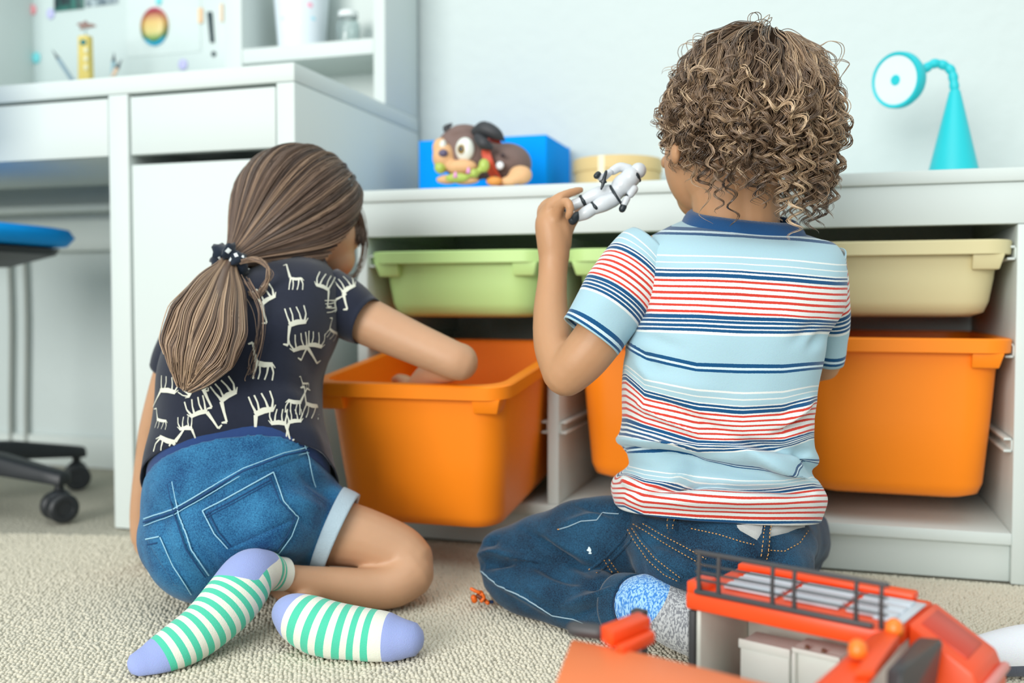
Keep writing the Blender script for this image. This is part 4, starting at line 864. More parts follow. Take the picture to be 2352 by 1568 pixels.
    for i in range(34): w_, _ = smooth_path(lp+RNG.normal(0, 0.0016, lp.shape), 0.1, 5); L2.append(w_[:30])
    lp2 = np.array([at(808, 452, 1.42), at(832, 500, 1.43), at(838, 550, 1.43), at(832, 600, 1.425), at(816, 634, 1.42), at(790, 640, 1.41), at(780, 638, 1.405)])
    for i in range(14): w_, _ = smooth_path(lp2+RNG.normal(0, 0.0022, (1, 3))+RNG.normal(0, 0.0009, lp2.shape), 0.1, 5); L2.append(w_[:30])
    lp3 = np.array([at(560, 640, 1.22), at(590, 690, 1.20), at(598, 740, 1.19), at(592, 790, 1.185), at(580, 830, 1.185), at(575, 850, 1.18), at(572, 860, 1.18)])
    for i in range(10): w_, _ = smooth_path(lp3+RNG.normal(0, 0.005, (1, 3))+RNG.normal(0, 0.0012, lp3.shape), 0.1, 5); L2.append(w_[:30])
    for nm, a_, b_ in (('hair_loop', 0, 34), ('temple_wisp', 34, 48), ('nape_wisp', 48, 58)): strands(nm, np.array(L2[a_:b_]), 0.00045, RNG.uniform(0.4, 0.9, b_-a_), hm, hair)
    # fringe sweeping past the temple
    F_ = []
    for i in range(420):
        u = RNG.uniform(0, 1); a0 = at(700+110*u, 400+60*u, 1.44); a1 = at(790+36*u, 470+20*u, 1.43-0.03*u); a2 = at(812+20*u, 520+8*u, 1.405); a3 = at(770+62*u, 556+10*math.sin(u*7), 1.395); j = RNG.normal(0, 0.003, 3)
        w_, _ = smooth_path(np.array([a0, a1+j*0.5, a2+j, a3+j*1.5]), 0.1, 8); F_.append(w_[:25])
    strands('fringe', np.array(F_), 0.0006, np.clip(RNG.normal(0.4, 0.15, len(F_)), 0, 1), hm, hair)
    # hair tie: crumpled dark fabric ring with pale blots
    sc = cloth('scrunchie_dark', (28, 38, 52), bump=0.2); m = MB(); ax = frame(cen[2]-c); k1, k2 = 40, 14; rings = []
    for i in range(k1):
        a_ = 2*PI*i/k1; u = math.cos(a_)*ax[0]+math.sin(a_)*ax[1]; r0 = 0.0145; rr = 0.0095+0.0030*math.sin(a_*7)+0.0012*math.sin(a_*13)
        bb = 2*PI*np.arange(k2)/k2; rings.append(tie+(cen[1]-tie)*0.4+u*r0+(np.cos(bb)[:, None]*u+np.sin(bb)[:, None]*ax[2])*rr*(1+0.15*np.sin(bb*5+i)[:, None]))
    rings.append(rings[0]); m.rings(rings, cap0=False, cap1=False); so_ = build('hair_tie', m, sc, P, smooth=True); t4 = [bvh(so_.data)]
    decal('tie_print', [([(520, 572), (528, 578)], 11), ([(502, 590), (512, 606), (526, 602), (532, 592)], 5), ([(540, 582), (544, 590)], 8), ([(508, 618), (512, 622)], 6), ([(556, 588), (566, 594)], 5)], t4, mat('print_white', (230, 238, 240), 0.7), so_, step=2)
girl()
# ------------------------------------------------------------------ person in the striped shirt
skin_b = mat('skin_tan', (188, 142, 104), 0.5, 0.05, 40, bump=0.05, bscale=500, sss=0.25)
def boy():
    b = MB()
    ptube(b, [(1648, 1220, 1.155, 160), (1650, 1080, 1.155, 150), (1655, 900, 1.15, 155), (1675, 720, 1.15, 160), (1690, 620, 1.155, 120)])
    for o in (-22, 22): ptube(b, [(1696+o, 600, 1.158, 80), (1692+o, 520, 1.156, 76), (1688+o, 440, 1.15, 78)])
    pball(b, 1716, 264, 1.14, 138, 176, 0.078); pball(b, 1626, 368, 1.185, 100, 128, 0.055); pball(b, 1606, 448, 1.20, 52, 54, 0.036); pball(b, 1660, 400, 1.16, 96, 90, 0.05)
    pball(b, 1552, 352, 1.125, 13, 26, 0.011); pball(b, 1530, 372, 1.25, 12, 16, 0.014)
    # raised arm
    ptube(b, [(1500, 610, 1.14, 70), (1452, 650, 1.13, 62), (1400, 740, 1.122, 60), (1345, 815, 1.122, 58), (1302, 858, 1.132, 53)])
    ptube(b, [(1298, 856, 1.136, 53), (1272, 790, 1.16, 47), (1265, 710, 1.185, 40), (1269, 640, 1.20, 34), (1272, 590, 1.205, 35)])
    ptube(b, [(1273, 590, 1.205, 36), (1270, 545, 1.205, 39), (1264, 512, 1.205, 36), (1266, 488, 1.205, 28)])
    ptube(b, [(1292, 560, 1.205, 22), (1294, 525, 1.20, 20), (1282, 495, 1.20, 20)])
    # fingers closing on the toy
    ptube(b, [(1258, 494, 1.20, 15), (1266, 468, 1.194, 13.5), (1290, 451, 1.190, 12), (1316, 441, 1.196, 10.5), (1334, 436, 1.204, 8.5)], 12, 4)
    ptube(b, [(1278, 500, 1.192, 14), (1288, 472, 1.180, 12.5), (1302, 464, 1.170, 11.5), (1310, 480, 1.166, 10.5), (1304, 498, 1.170, 8.5)], 12, 4)
    ptube(b, [(1262, 498, 1.208, 14), (1284, 474, 1.232, 12), (1318, 472, 1.240, 11), (1338, 464, 1.240, 10), (1354, 459, 1.236, 8)], 12, 4)
    ptube(b, [(1246, 506, 1.208, 13), (1244, 480, 1.216, 11), (1262, 462, 1.226, 10), (1284, 462, 1.234, 8)], 12, 4)
    ptube(b, [(1296, 540, 1.203, 18), (1310, 514, 1.208, 14.5), (1324, 496, 1.216, 12), (1334, 480, 1.220, 9)], 12, 4)
    # other arm in front of the body
    ptube(b, [(1880, 620, 1.155, 66), (1905, 700, 1.175, 44), (1902, 790, 1.20, 38), (1895, 840, 1.22, 34)]); ptube(b, [(1895, 838, 1.22, 34), (1850, 850, 1.28, 30), (1800, 830, 1.33, 24)])
    hand(b, at(1800, 830, 1.33), at(1775, 815, 1.355), UPV*0.8+RIGHT*0.3, -FWD, curl=(0.5, 0.6, 0.6, 0.7), w=0.042)
    me = remesh(b, 0.0026, 6)
    P = link('person', me, skin_b); tag(P, 'kneeling person with curly hair in a striped t-shirt, holding up a white toy figure', 'person')
    for x, y, d in ((1524, 330, 1.225), (1532, 332, 1.26)): build('eye', MB().ball(at(x, y, d), 0.005), mat('eye_dark', (50, 34, 28), 0.15), P, smooth=True)
    m = MB(); ptube(m, [(1556, 420, 1.225, 3), (1552, 418, 1.24, 4), (1556, 420, 1.255, 3)]); build('lips', m, mat('lip', (196, 120, 108), 0.4), P, smooth=True)

    # striped shirt: 'stripe' is the position in the woven pattern (repeat 314), followed down the cloth
    lb = (168, 202, 214); nv = (18, 78, 124); rd = (208, 62, 48); wh = (228, 232, 229)
    one = [(0, 5, nv), (5, 9.5, wh), (9.5, 18, nv), (18, 23, wh)]
    for i in range(6): one += [(23+14.5*i, 28.7+14.5*i, rd), (28.7+14.5*i, 37.5+14.5*i if i < 5 else 105, wh)]
    one += [(105, 114, nv), (114, 116.6, wh), (116.6, 123, nv), (123, 128, wh), (128, 134, nv), (134, 138, wh), (138, 145, nv), (145, 151, wh), (215, 224, nv), (224, 230, (206, 228, 236)), (230, 236, nv), (280, 284, wh), (296, 299.5, wh), (311, 314, wh)]
    bands = [(f+314*k, t+314*k, c) for k in (-1, 0, 1, 2) for f, t, c in one if -120 < f+314*k < 760]
    bands = [x for x in bands if x[0] < 730] + [(732, 739, nv), (739, 760, wh)]
    sm = banded('striped_jersey', 'stripe', bands, lb, bump=0.25, mottle=0.05)
    spec = [(1414, 1160, 1872, 1188, 1.15, 0.094, 2), (1406, 1128, 1886, 1142, 1.15, 0.097, 2), (1412, 1100, 1880, 1118, 1.149, 0.095, 2), (1446, 1066, 1862, 1086, 1.148, 0.089, 3), (1424, 1024, 1870, 1052, 1.146, 0.093, 3), (1426, 1000, 1860, 1020, 1.146, 0.091, 3), (1432, 960, 1858, 970, 1.145, 0.090, 4), (1430, 900, 1864, 900, 1.142, 0.090, 4),
            (1434, 840, 1880, 830, 1.14, 0.090, 5), (1442, 780, 1892, 775, 1.14, 0.090, 5), (1462, 720, 1928, 715, 1.142, 0.088, 5), (1470, 650, 1934, 650, 1.144, 0.085, 5), (1466, 590, 1930, 600, 1.147, 0.075, 4), (1482, 550, 1912, 565, 1.152, 0.061, 0), (1530, 524, 1876, 547, 1.155, 0.056, -8), (1578, 508, 1838, 532, 1.157, 0.054, -14)]
    R = loft_rings(spec, 120, 9, 2.5)
    # pattern coordinate on the relaxed back, before folding
    X, Y = pixs(R); ts = [-130, 0, 23, 95.5, 105, 145, 215, 280, 314, 337, 409.5, 419, 459, 529, 628, 651, 723.5, 733, 745]
    colx = [1438, 1480, 1600, 1700, 1800, 1862, 1920]
    ys = [[486, 617, 639, 709, 720, 757, 779, 838, 858, 876, 950, 961, 1000, 1033, 1086, 1097, 1152, 1160, 1168],
          [487, 616.5, 639, 709, 720, 757, 806, 870, 896, 914, 968, 976, 1010, 1036, 1100, 1108, 1172, 1182, 1190],
          [490, 619, 641, 712, 722, 761, 833, 893, 926, 946, 1004, 1011, 1038, 1050, 1116, 1124, 1180, 1192, 1203],
          [495, 621, 644, 716, 726, 766, 836, 901, 935.5, 956, 1008, 1014, 1036, 1072, 1119, 1130, 1186, 1198, 1208],
          [500, 629, 651, 722, 730, 767, 837, 898, 930, 951, 1005, 1010, 1030, 1074, 1118, 1129, 1187, 1198, 1208],
          [506, 634, 656, 727, 734, 764, 832, 886, 912, 925, 985, 993, 1006, 1056, 1114, 1124, 1187, 1198, 1206],
          [512, 639, 660, 730, 737, 762, 828, 880, 902, 914, 974, 984, 998, 1050, 1112, 1122, 1187, 1198, 1205]]
    ys = np.array(ys, float); St = np.empty(X.shape); Yc = Y.copy()
    # the far side of the shirt carries the pattern of the near side at the same height
    Cn = (R[:, :1]+R[:, R.shape[1]//2:R.shape[1]//2+1])/2
    for i in range(R.shape[0]):
        rowL, rowR = R[i, R.shape[1]//2], R[i, 0]
        for j in range(R.shape[1]):
            jj = j if j >= R.shape[1]//2 else (-j) % R.shape[1]
            x, y = X[i, jj], Y[i, jj]; col = np.array([np.interp(x, colx, ys[:, q]) for q in range(len(ts))]); St[i, j] = np.interp(y, col, ts) if y > col[0] else ts[0]+(y-col[0])
    R = folds(R, [(1450, 760, 1560, 800, 14, -0.004), (1880, 740, 1820, 790, 14, -0.004), (1500, 870, 1640, 900, 20, 0.004), (1560, 930, 1700, 990, 8, 0.003), (1700, 940, 1850, 960, 16, -0.003), (1600, 690, 1800, 700, 30, -0.002), (1470, 930, 1660, 1025, 9, 0.0095), (1520, 920, 1690, 1010, 9, -0.0082), (1660, 1010, 1860, 1110, 12, 0.0163), (1690, 1012, 1850, 1040, 10, -0.0163), (1430, 1030, 1600, 1060, 13, -0.0163), (1425, 1010, 1640, 1030, 12, 0.0136), (1460, 1125, 1640, 1115, 10, -0.0190), (1430, 1100, 1480, 1130, 10, 0.0109), (1640, 1118, 1860, 1128, 9, -0.0163), (1450, 1145, 1860, 1150, 18, 0.0109), (1445, 810, 1520, 850, 14, -0.0064), (1440, 790, 1500, 880, 12, 0.0048), (1800, 980, 1862, 920, 9, 0.0109), (1780, 1000, 1860, 960, 8, -0.0109), (1860, 800, 1900, 760, 12, -0.0064), (1560, 1070, 1570, 1110, 16, 0.0109), (1750, 1040, 1830, 1080, 12, 0.0109), (1840, 1030, 1875, 1090, 10, -0.0109), (1470, 560, 1480, 720, 9, -0.0048), (1520, 1060, 1760, 1090, 14, -0.0109)])
    R = wobble(R, 0.0016, 22, 5)
    gm = grid_mesh('striped_t_shirt', R); attr(gm, 'stripe', St.ravel()); sh = solid(link('striped_t_shirt', gm, sm, P)); trees = [bvh(gm)]
    navy = cloth('navy_rib', (26, 74, 122), bump=0.3, bscale=600)
    c = R[-1].mean(0); top = R[-1]; rr = [c+(R[-3]-R[-3].mean(0))*0.995+R[-3].mean(0)-c]
    nb = MB(); q = []
    cm = R[-2].mean(0)
    for f, dz in ((1.10, -0.011), (1.08, -0.004), (1.03, 0.003), (0.97, 0.009), (0.90, 0.013), (0.87, 0.012), (0.90, 0.006)): q.append(c+(top-c)*f+UPV*dz)
    nb.rings(q, cap0=False, cap1=False); build('neck_band', nb, navy, sh, smooth=True, label='navy ribbed neck band')
    def sleeve(pts, s0, s1, k=40):
        m = MB(); ptube(m, pts, k, 8, 'open'); o = build('sleeve', m, sm, sh, smooth=True); n = len(o.data.vertices)//k
        Q, _ = smooth_path([at(*p[:3]) for p in pts], 0.1, 8); d = np.concatenate([[0], np.cumsum(np.linalg.norm(np.diff(Q, axis=0), axis=1))]); d /= d[-1]
        attr(o.data, 'stripe', np.repeat(s0+(s1-s0)*d, k)); v = coords(o.data); nn = normals(o.data); w = np.array([mnoise.noise(Vector(p)*30) for p in v]); setco(o.data, v+nn*(w*0.002)[:, None]); return solid(o)
    sl = sleeve([(1500, 585, 1.142, 78), (1468, 612, 1.138, 84), (1430, 662, 1.130, 84), (1396, 712, 1.124, 80), (1370, 752, 1.120, 77), (1356, 772, 1.119, 76)], -66, 243)
    sr = sleeve([(1872, 610, 1.15, 74), (1898, 660, 1.158, 52), (1910, 720, 1.172, 42), (1908, 780, 1.188, 38), (1902, 834, 1.20, 35)], -20, 243)

    # jeans
    dn = denim('denim_dark', (5, 29, 50), (34, 86, 118), 800); b = MB()
    pball(b, 1648, 1240, 1.152, 222, 104, 0.110); pball(b, 1560, 1268, 1.14, 118, 84, 0.10); pball(b, 1740, 1270, 1.14, 118, 90, 0.10); ptube(b, [(1640, 1170, 1.155, 190), (1640, 1215, 1.155, 205)], caps='flat')
    ptube(b, [(1560, 1240, 1.16, 100), (1430, 1232, 1.19, 92), (1330, 1238, 1.215, 88), (1230, 1258, 1.245, 72), (1160, 1280, 1.262, 66)], 24)
    ptube(b, [(1150, 1300, 1.262, 62), (1190, 1330, 1.24, 70), (1270, 1362, 1.20, 72), (1360, 1384, 1.155, 72), (1420, 1392, 1.12, 70), (1458, 1392, 1.098, 68)], 24, 4, 'flat')
    ptube(b, [(1740, 1240, 1.16, 108), (1800, 1230, 1.26, 92), (1830, 1235, 1.35, 78)]); ptube(b, [(1828, 1285, 1.35, 60), (1740, 1330, 1.22, 62), (1640, 1362, 1.125, 52)])
    jm = remesh(b, 0.0033, 6)
    mesh_folds(jm, [(1110, 1300, 1180, 1290, 9, -0.0136), (1130, 1265, 1240, 1290, 10, 0.0102), (1100, 1275, 1150, 1262, 8, 0.0102), (1200, 1215, 1360, 1320, 9, -0.0085), (1240, 1220, 1370, 1290, 12, 0.0068), (1340, 1350, 1420, 1325, 9, -0.0136), (1300, 1390, 1430, 1350, 10, 0.0085), (1310, 1420, 1400, 1385, 9, -0.0068), (1330, 1160, 1420, 1185, 8, -0.0068), (1290, 1205, 1380, 1180, 10, 0.0068), (1100, 1310, 1260, 1405, 8, 0.0068), (1500, 1240, 1640, 1310, 9, -0.0051), (1110, 1250, 1140, 1240, 7, -0.0085), (1180, 1340, 1300, 1380, 16, 0.0051), (1230, 1300, 1340, 1340, 9, -0.0085)])
    mesh_wobble(jm, 0.0034, 27, 9)
    v = coords(jm); v[:, 2] = np.maximum(v[:, 2], 0.0015); setco(jm, v)
    jo = link('blue_jeans', jm, dn, P); jt = [bvh(jm)]
    th = mat('thread_orange', (198, 146, 84), 0.7); thw = mat('thread_pale', (150, 176, 190), 0.7)
    seams = [[(1456, 1204), (1494, 1227), (1545, 1258), (1619, 1299)], [(1478, 1203), (1532, 1235), (1621, 1283)], [(1443, 1217), (1458, 1242), (1489, 1286), (1527, 1319), (1560, 1334)], [(1453, 1214), (1473, 1245), (1506, 1283), (1565, 1327)], [(1438, 1230), (1392, 1278), (1353, 1309)], [(1448, 1242), (1402, 1288), (1369, 1319)], [(1387, 1283), (1412, 1324)], [(1399, 1283), (1427, 1322)], [(1282, 1216), (1290, 1214)],
             [(1588, 1214), (1651, 1228), (1701, 1244), (1735, 1252)], [(1768, 1264), (1801, 1267), (1835, 1248), (1855, 1220)], [(1445, 1318), (1433, 1340), (1425, 1375), (1420, 1408), (1424, 1436)]]
    decal('seam_ridge', [([(x+3, y-2) for x, y in s], 7) for s in seams[:6]], jt, dn, jo, 0.0006, raised=True)
    decal('stitching', [(s, 2.4) for s in seams], jt, th, jo, 0.0012, raised=True, dash=8, step=2.0, label='orange seam stitching').__setitem__('kind', 'stuff')
    decal('side_seam', [([(1282, 1216), (1305, 1209), (1335, 1196), (1371, 1194), (1384, 1177), (1422, 1180)], 2.2), ([(1098, 1306), (1144, 1344), (1203, 1372), (1269, 1413), (1315, 1421), (1340, 1431)], 3)], jt, thw, jo, 0.0008, raised=True)
    decal('paint_drop', [([(1353, 1255), (1354, 1262), (1352, 1266)], (2, 9, 10)), ([(1352, 1270), (1359, 1270)], 3)], jt, mat('paint_white', (206, 226, 232), 0.5), jo, 0.0006, step=2)
    patch('waistband', [(1470, 1168), (1860, 1175), (1856, 1226), (1560, 1212)], jt, dn, jo, 0.002, 24, ny=6)
    patch('elastic_band', [(1676, 1205), (1852, 1196), (1848, 1214), (1738, 1240)], jt, cloth('grey_elastic', (188, 190, 188), bump=0.5, bscale=1500), jo, 0.0045, 18, ny=5, label='light grey inner waistband')
    for q in ([(1744, 1196), (1773, 1196), (1761, 1286), (1735, 1280)], [(1532, 1196), (1560, 1196), (1558, 1228), (1534, 1224)]):
        patch('belt_loop', q, jt, dn, jo, 0.007, 4, ny=8)
        decal('loop_stitch', [([(q[0][0]+7, q[0][1]+3), (q[3][0]+7, q[3][1]-4)], 2.2), ([(q[1][0]-7, q[1][1]+3), (q[2][0]-7, q[2][1]-4)], 2.2)], jt, th, jo, 0.0078, raised=True, dash=8, step=2.0).__setitem__('kind', 'stuff')
    m = MB(); ptube(m, [(1428, 1393, 1.115, 72), (1444, 1393, 1.106, 72.5), (1458, 1393, 1.097, 71), (1464, 1393, 1.093, 69)], 40, 3, 'open'); o = solid(build('trouser_hem', m, dn, jo, smooth=True), 0.004, 0); v = coords(o.data); v[:, 2] = np.maximum(v[:, 2], 0.003); setco(o.data, v)

    # socks
    def sock(pts, heel, hr, label):
        m = MB(); ptube(m, pts, 30, 5); me = remesh(m, 0.0035, 5); v = coords(me); v[:, 2] = np.maximum(v[:, 2], 0.0015); setco(me, v)
        attr(me, 'blue', ((at(*heel)-v)@(RIGHT*0.84-UPV*0.54)-hr)/0.02+0.5); x, y = pixs(v); attr(me, 'x', -(v@np.array([0, 0, 1.0]))*1000)
        mm = MATS.get('heather_sock')
        if mm is None:
            mm = mat('heather_sock', (150, 152, 156), 0.9, 0.0, sheen=0.3, spec=0.1); N, L, bs = nodes_of(mm); tc = N.new('ShaderNodeTexCoord'); mp = N.new('ShaderNodeMapping'); mp.inputs['Scale'].default_value = (520, 520, 240)
            nz = N.new('ShaderNodeTexNoise'); nz.inputs['Scale'].default_value = 1.0; nz.inputs['Detail'].default_value = 1; L.new(tc.outputs['Object'], mp.inputs['Vector']); L.new(mp.outputs[0], nz.inputs['Vector'])
            def ramp(a, c):
                r = N.new('ShaderNodeValToRGB'); r.color_ramp.elements[0].position = 0.40; r.color_ramp.elements[1].position = 0.60; r.color_ramp.elements[0].color = lin(a); r.color_ramp.elements[1].color = lin(c); L.new(nz.outputs['Fac'], r.inputs['Fac']); return r
            g_ = ramp((128, 130, 136), (190, 192, 194)); bl = ramp((64, 130, 204), (160, 204, 236)); at_ = N.new('ShaderNodeAttribute'); at_.attribute_name = 'blue'; gt = N.new('ShaderNodeMath'); gt.operation = 'GREATER_THAN'; gt.inputs[1].default_value = 0.5
            mx = N.new('ShaderNodeMix'); mx.data_type = 'RGBA'; L.new(at_.outputs['Fac'], gt.inputs[0]); L.new(gt.outputs[0], mx.inputs['Factor']); L.new(g_.outputs['Color'], mx.inputs['A']); L.new(bl.outputs['Color'], mx.inputs['B']); L.new(mx.outputs['Result'], bs.inputs['Base Color'])
            bp = N.new('ShaderNodeBump'); bp.inputs['Strength'].default_value = 0.6; bp.inputs['Distance'].default_value = 0.001; L.new(nz.outputs['Fac'], bp.inputs['Height']); L.new(bp.outputs['Normal'], bs.inputs['Normal'])
        return link('sock', me, mm, P, label)
    sock([(1452, 1392, 1.10, 62), (1490, 1384, 1.082, 66), (1525, 1402, 1.070, 68), (1570, 1430, 1.058, 66), (1630, 1462, 1.045, 58), (1690, 1480, 1.035, 44)], (1532, 1388, 1.03), 0.0, 'mottled blue and grey sock on the near foot')
    sock([(1640, 1362, 1.13, 44), (1612, 1362, 1.105, 50), (1622, 1392, 1.085, 54), (1680, 1430, 1.07, 52), (1740, 1460, 1.055, 40)], (1650, 1380, 1.05), 0.0, 'mottled blue sock on the far foot')

    # curly hair
    hm = hair_mat('curly_hair', [(0.0, (62, 47, 36)), (0.4, (126, 101, 80)), (0.75, (184, 154, 122)), (1.0, (228, 200, 164))], 0.28, 0.8)
    c = at(1722, 266, 1.135); fh = -RIGHT*0.64+FLAT*0.77; sd = np.cross(fh, (0, 0, 1.0)); up = np.array([0, 0, 1.0]); ax = np.array([sd, fh, up]); rad = np.array([0.0775, 0.0875, 0.0965])
    face = fh*0.93-up*0.36
    b = MB(); b.ball(c, rad*1.03, ax, 32, 20); me = remesh(b, 0.005, 2); v = coords(me); d = (v-c)/np.linalg.norm(v-c, axis=1)[:, None]; k = np.clip((d@face-0.45)/0.25, 0, 1)[:, None]; v = v-(v-c)*k*0.3; low = np.clip((-d@up-0.62)/0.2, 0, 1)[:, None]; v = v-(v-c)*low*0.35; setco(me, v); hair = link('hair', me, mat('hair_under', (46, 35, 27), 0.95, 0.1, 80, spec=0.05), P)
    crown = (up*0.93-fh*0.30+sd*0.10); crown /= np.linalg.norm(crown)
    G = RNG; K = 46; NS = 8; paths = []; tones = []; rads = []
    def local(p): return ((p-c)@ax.T)/rad
    made = 0; tries = 0
    def lock(d0, Ltot, hr, pitch, layer, ns, spread, tone0, phase, curl0, stiff=0.35, tight=0.6, jit=0.03):
        p = c+(d0*rad)@ax*1.0; nrm = (d0/rad)@ax; nrm /= np.linalg.norm(nrm)
        dw = d0@ax; fl = dw-crown*(dw@crown); fl = fl/(np.linalg.norm(fl)+1e-6); fl = fl-nrm*(fl@nrm); dr = nrm*0.30+fl*0.9+G.normal(0, 0.16, 3); dr /= np.linalg.norm(dr)
        st = Ltot/(K-1); P_ = [p]
        for i in range(K-1):
            s_ = (i+1)/(K-1); dr = dr+np.array([0, 0, -1.0])*0.07+G.normal(0, jit, 3); dr /= np.linalg.norm(dr); p = p+dr*st; q = local(p); r = np.linalg.norm(q[:2]) if q[2] < -0.35 else np.linalg.norm(q)
            tgt = 1.02+(layer-1.02)*min(1, s_*2.2)
            if q[2] < -0.35:
                tgt *= math.sqrt(max(0.05, 1-0.35**2)) * (1-0.16*min(1.2, -0.35-q[2])); rn = r+(tgt-r)*0.25; h = q[:2]/(r+1e-9)*rn; q = np.array([h[0], h[1], q[2]])
            else: q = q/r*(r+(tgt-r)*stiff)
            p = c+(q*rad)@ax; dr = p-P_[-1]; dr /= np.linalg.norm(dr)+1e-9
            P_.append(p)
        P_ = np.array(P_)
        for _ in range(3): P_[1:-1] = (P_[:-2]+2*P_[1:-1]+P_[2:])/4
        T = np.gradient(P_, axis=0); T /= np.linalg.norm(T, axis=1)[:, None]+1e-12; s = np.linspace(0, 1, K)
        u = np.cross(T[0], nrm); u /= np.linalg.norm(u)+1e-9; U = []
        for i in range(K): u = u-T[i]*(u@T[i]); u /= np.linalg.norm(u)+1e-9; U.append(u)
        U = np.array(U); V_ = np.cross(T, U); env = np.clip((s-curl0)/0.4, 0, 1)**1.3; tw = 2*PI*(Ltot*s)/pitch*(1-tight/2+tight*s)
        sg = 1 if G.random() < 0.5 else -1
        for k_ in range(ns):
            o = G.normal(0, 1, 2)*spread; ph = phase+G.normal(0, 0.20); h = hr*G.uniform(0.84, 1.1)*env*(1-0.2*s); a = sg*tw*G.uniform(0.992, 1.008)+ph
            off = (np.cos(a)*h)[:, None]*U+(np.sin(a)*h)[:, None]*V_ + (o[0]*U+o[1]*V_)*(0.6+0.5*np.sin(PI*s))[:, None]
            e_ = G.uniform(0.86, 1.0); w_ = P_+off; ii = s*e_; w_ = np.stack([np.interp(ii, s, w_[:, z]) for z in range(3)], 1)
            paths.append(w_); tones.append(np.clip(tone0+G.normal(0, 0.11), 0, 1)); rads.append(np.interp(s, [0, 0.1, 0.85, 1], [0.00042, 0.00050, 0.00045, 0.00016]))
    while made < 470 and tries < 9000:
        tries += 1; d = G.normal(0, 1, 3); d /= np.linalg.norm(d); dw = d@ax
        if dw@(face/np.linalg.norm(face)) > 0.42 or d[2] < -0.58: continue
        if d[1] > 0.25 and d[2] < -0.10: continue
        high = d[2]; made += 1; tn = np.clip(G.normal(0.43, 0.21), 0.05, 1.0); ph = G.uniform(0, 2*PI)
        if high > 0.55: lock(d, G.uniform(0.10, 0.15), G.uniform(0.003, 0.0065), G.uniform(0.050, 0.075), 1.05+0.10*G.random(), NS, 0.0019, tn, ph, 0.12, 0.4, 0.9)
        elif high > 0.0: lock(d, G.uniform(0.085, 0.125), G.uniform(0.0045, 0.0085), G.uniform(0.030, 0.048), 1.06+0.15*G.random(), NS, 0.0015, tn, ph, 0.06, 0.35, 0.7)
        else: lock(d, G.uniform(0.060, 0.105), G.uniform(0.0055, 0.0095), G.uniform(0.025, 0.036), 1.06+0.22*G.random(), NS, 0.0012, tn, ph, 0.02, 0.3, 0.4)
    for i in range(110):      # fly-away curls on the outline
        d = G.normal(0, 1, 3); d /= np.linalg.norm(d)
        if (d@ax)@face > 0.35 or d[2] < -0.5: continue
        lock(d, G.uniform(0.05, 0.11), G.uniform(0.008, 0.015), G.uniform(0.04, 0.07), 1.10+0.18*G.random(), 2, 0.001, G.uniform(0.3, 0.7), G.uniform(0, 6), 0.15)
    o = strands('curls', np.array(paths), np.array(rads), np.array(tones), hm, hair); o['kind'] = 'stuff'

    # the toy in the raised hand
    t = thing('toy_figure', 'white jointed toy figure with black joints held up in a hand', 'toy', at(1330, 500, 1.20)); wp = mat('toy_white', (206, 211, 216), 0.3, 0.02); bk = mat('toy_black', (34, 44, 50), 0.4)
    D0 = 1.198
    def tb(nm, pts, m_, par=t): q = MB(); ptube(q, [(x, y, D0+d, r) for x, y, d, r in pts], 16, 4); return build(nm, q, m_, par, smooth=True)
    q = MB(); pball(q, 1432, 424, D0, 32, 25, 0.014, 40); pball(q, 1448, 408, D0, 27, 23, 0.014, 40); pball(q, 1412, 444, D0, 24, 20, 0.012, 40); link('torso', remesh(q, 0.0016, 5), wp, t)
    tb('waist_band', [(1402, 428, -.006, 3.5), (1410, 442, -.0145, 3.5), (1420, 458, -.0145, 3.5), (1428, 468, -.004, 3.5)], bk); tb('neck_ring', [(1452, 392, -.002, 5), (1462, 402, -.010, 6), (1468, 414, -.002, 5)], bk)
    q = MB(); pball(q, 1466, 392, D0, 19, 18, 0.010, 40); build('head', q, wp, t, smooth=True)
    tb('upper_leg', [(1398, 440, 0, 17), (1370, 448, 0, 18), (1342, 460, 0.002, 14)], wp); tb('lower_leg', [(1334, 464, .002, 13), (1316, 472, .004, 13), (1300, 482, .004, 10)], wp); tb('knee_joint', [(1334, 452, .0, 5), (1340, 462, -.004, 5), (1344, 470, 0, 5)], bk); tb('foot', [(1290, 484, .0, 9), (1284, 494, -.002, 10)], bk)
    tb('upper_leg', [(1408, 458, -.008, 18), (1385, 468, -.010, 19), (1366, 478, -.010, 15)], wp); tb('lower_leg', [(1360, 480, -.010, 15), (1344, 490, -.010, 15), (1330, 498, -.008, 11)], wp); tb('knee_joint', [(1360, 466, -.012, 4), (1368, 476, -.018, 4), (1374, 482, -.010, 4)], bk); tb('foot', [(1326, 494, -.010, 9), (1316, 506, -.012, 11)], bk)
    tb('upper_arm', [(1444, 388, .006, 11), (1424, 384, .006, 11), (1408, 392, .004, 10)], wp); tb('forearm', [(1400, 396, -.002, 8), (1384, 408, -.006, 9), (1374, 402, -.008, 8)], wp); tb('glove', [(1374, 400, -.010, 7), (1370, 404, -.012, 7)], bk)
    tb('upper_arm', [(1456, 434, -.006, 10), (1448, 446, -.008, 9)], wp); tb('elbow_joint', [(1444, 448, -.008, 6), (1440, 452, -.008, 6)], bk); tb('forearm', [(1440, 456, -.008, 8), (1434, 468, -.008, 8)], wp); tb('glove', [(1432, 474, -.008, 8), (1429, 480, -.008, 8)], bk)
    g = MB(); ptube(g, [(1392, 394, D0-.014, 4), (1388, 410, D0-.016, 5), (1384, 426, D0-.016, 4), (1381, 434, D0-.016, 3)], 8, 3); ptube(g, [(1378, 416, D0-.016, 3), (1392, 418, D0-.016, 3)], 8, 1); link('hand_tool', remesh(g, 0.0012, 2), bk, t)
boy()
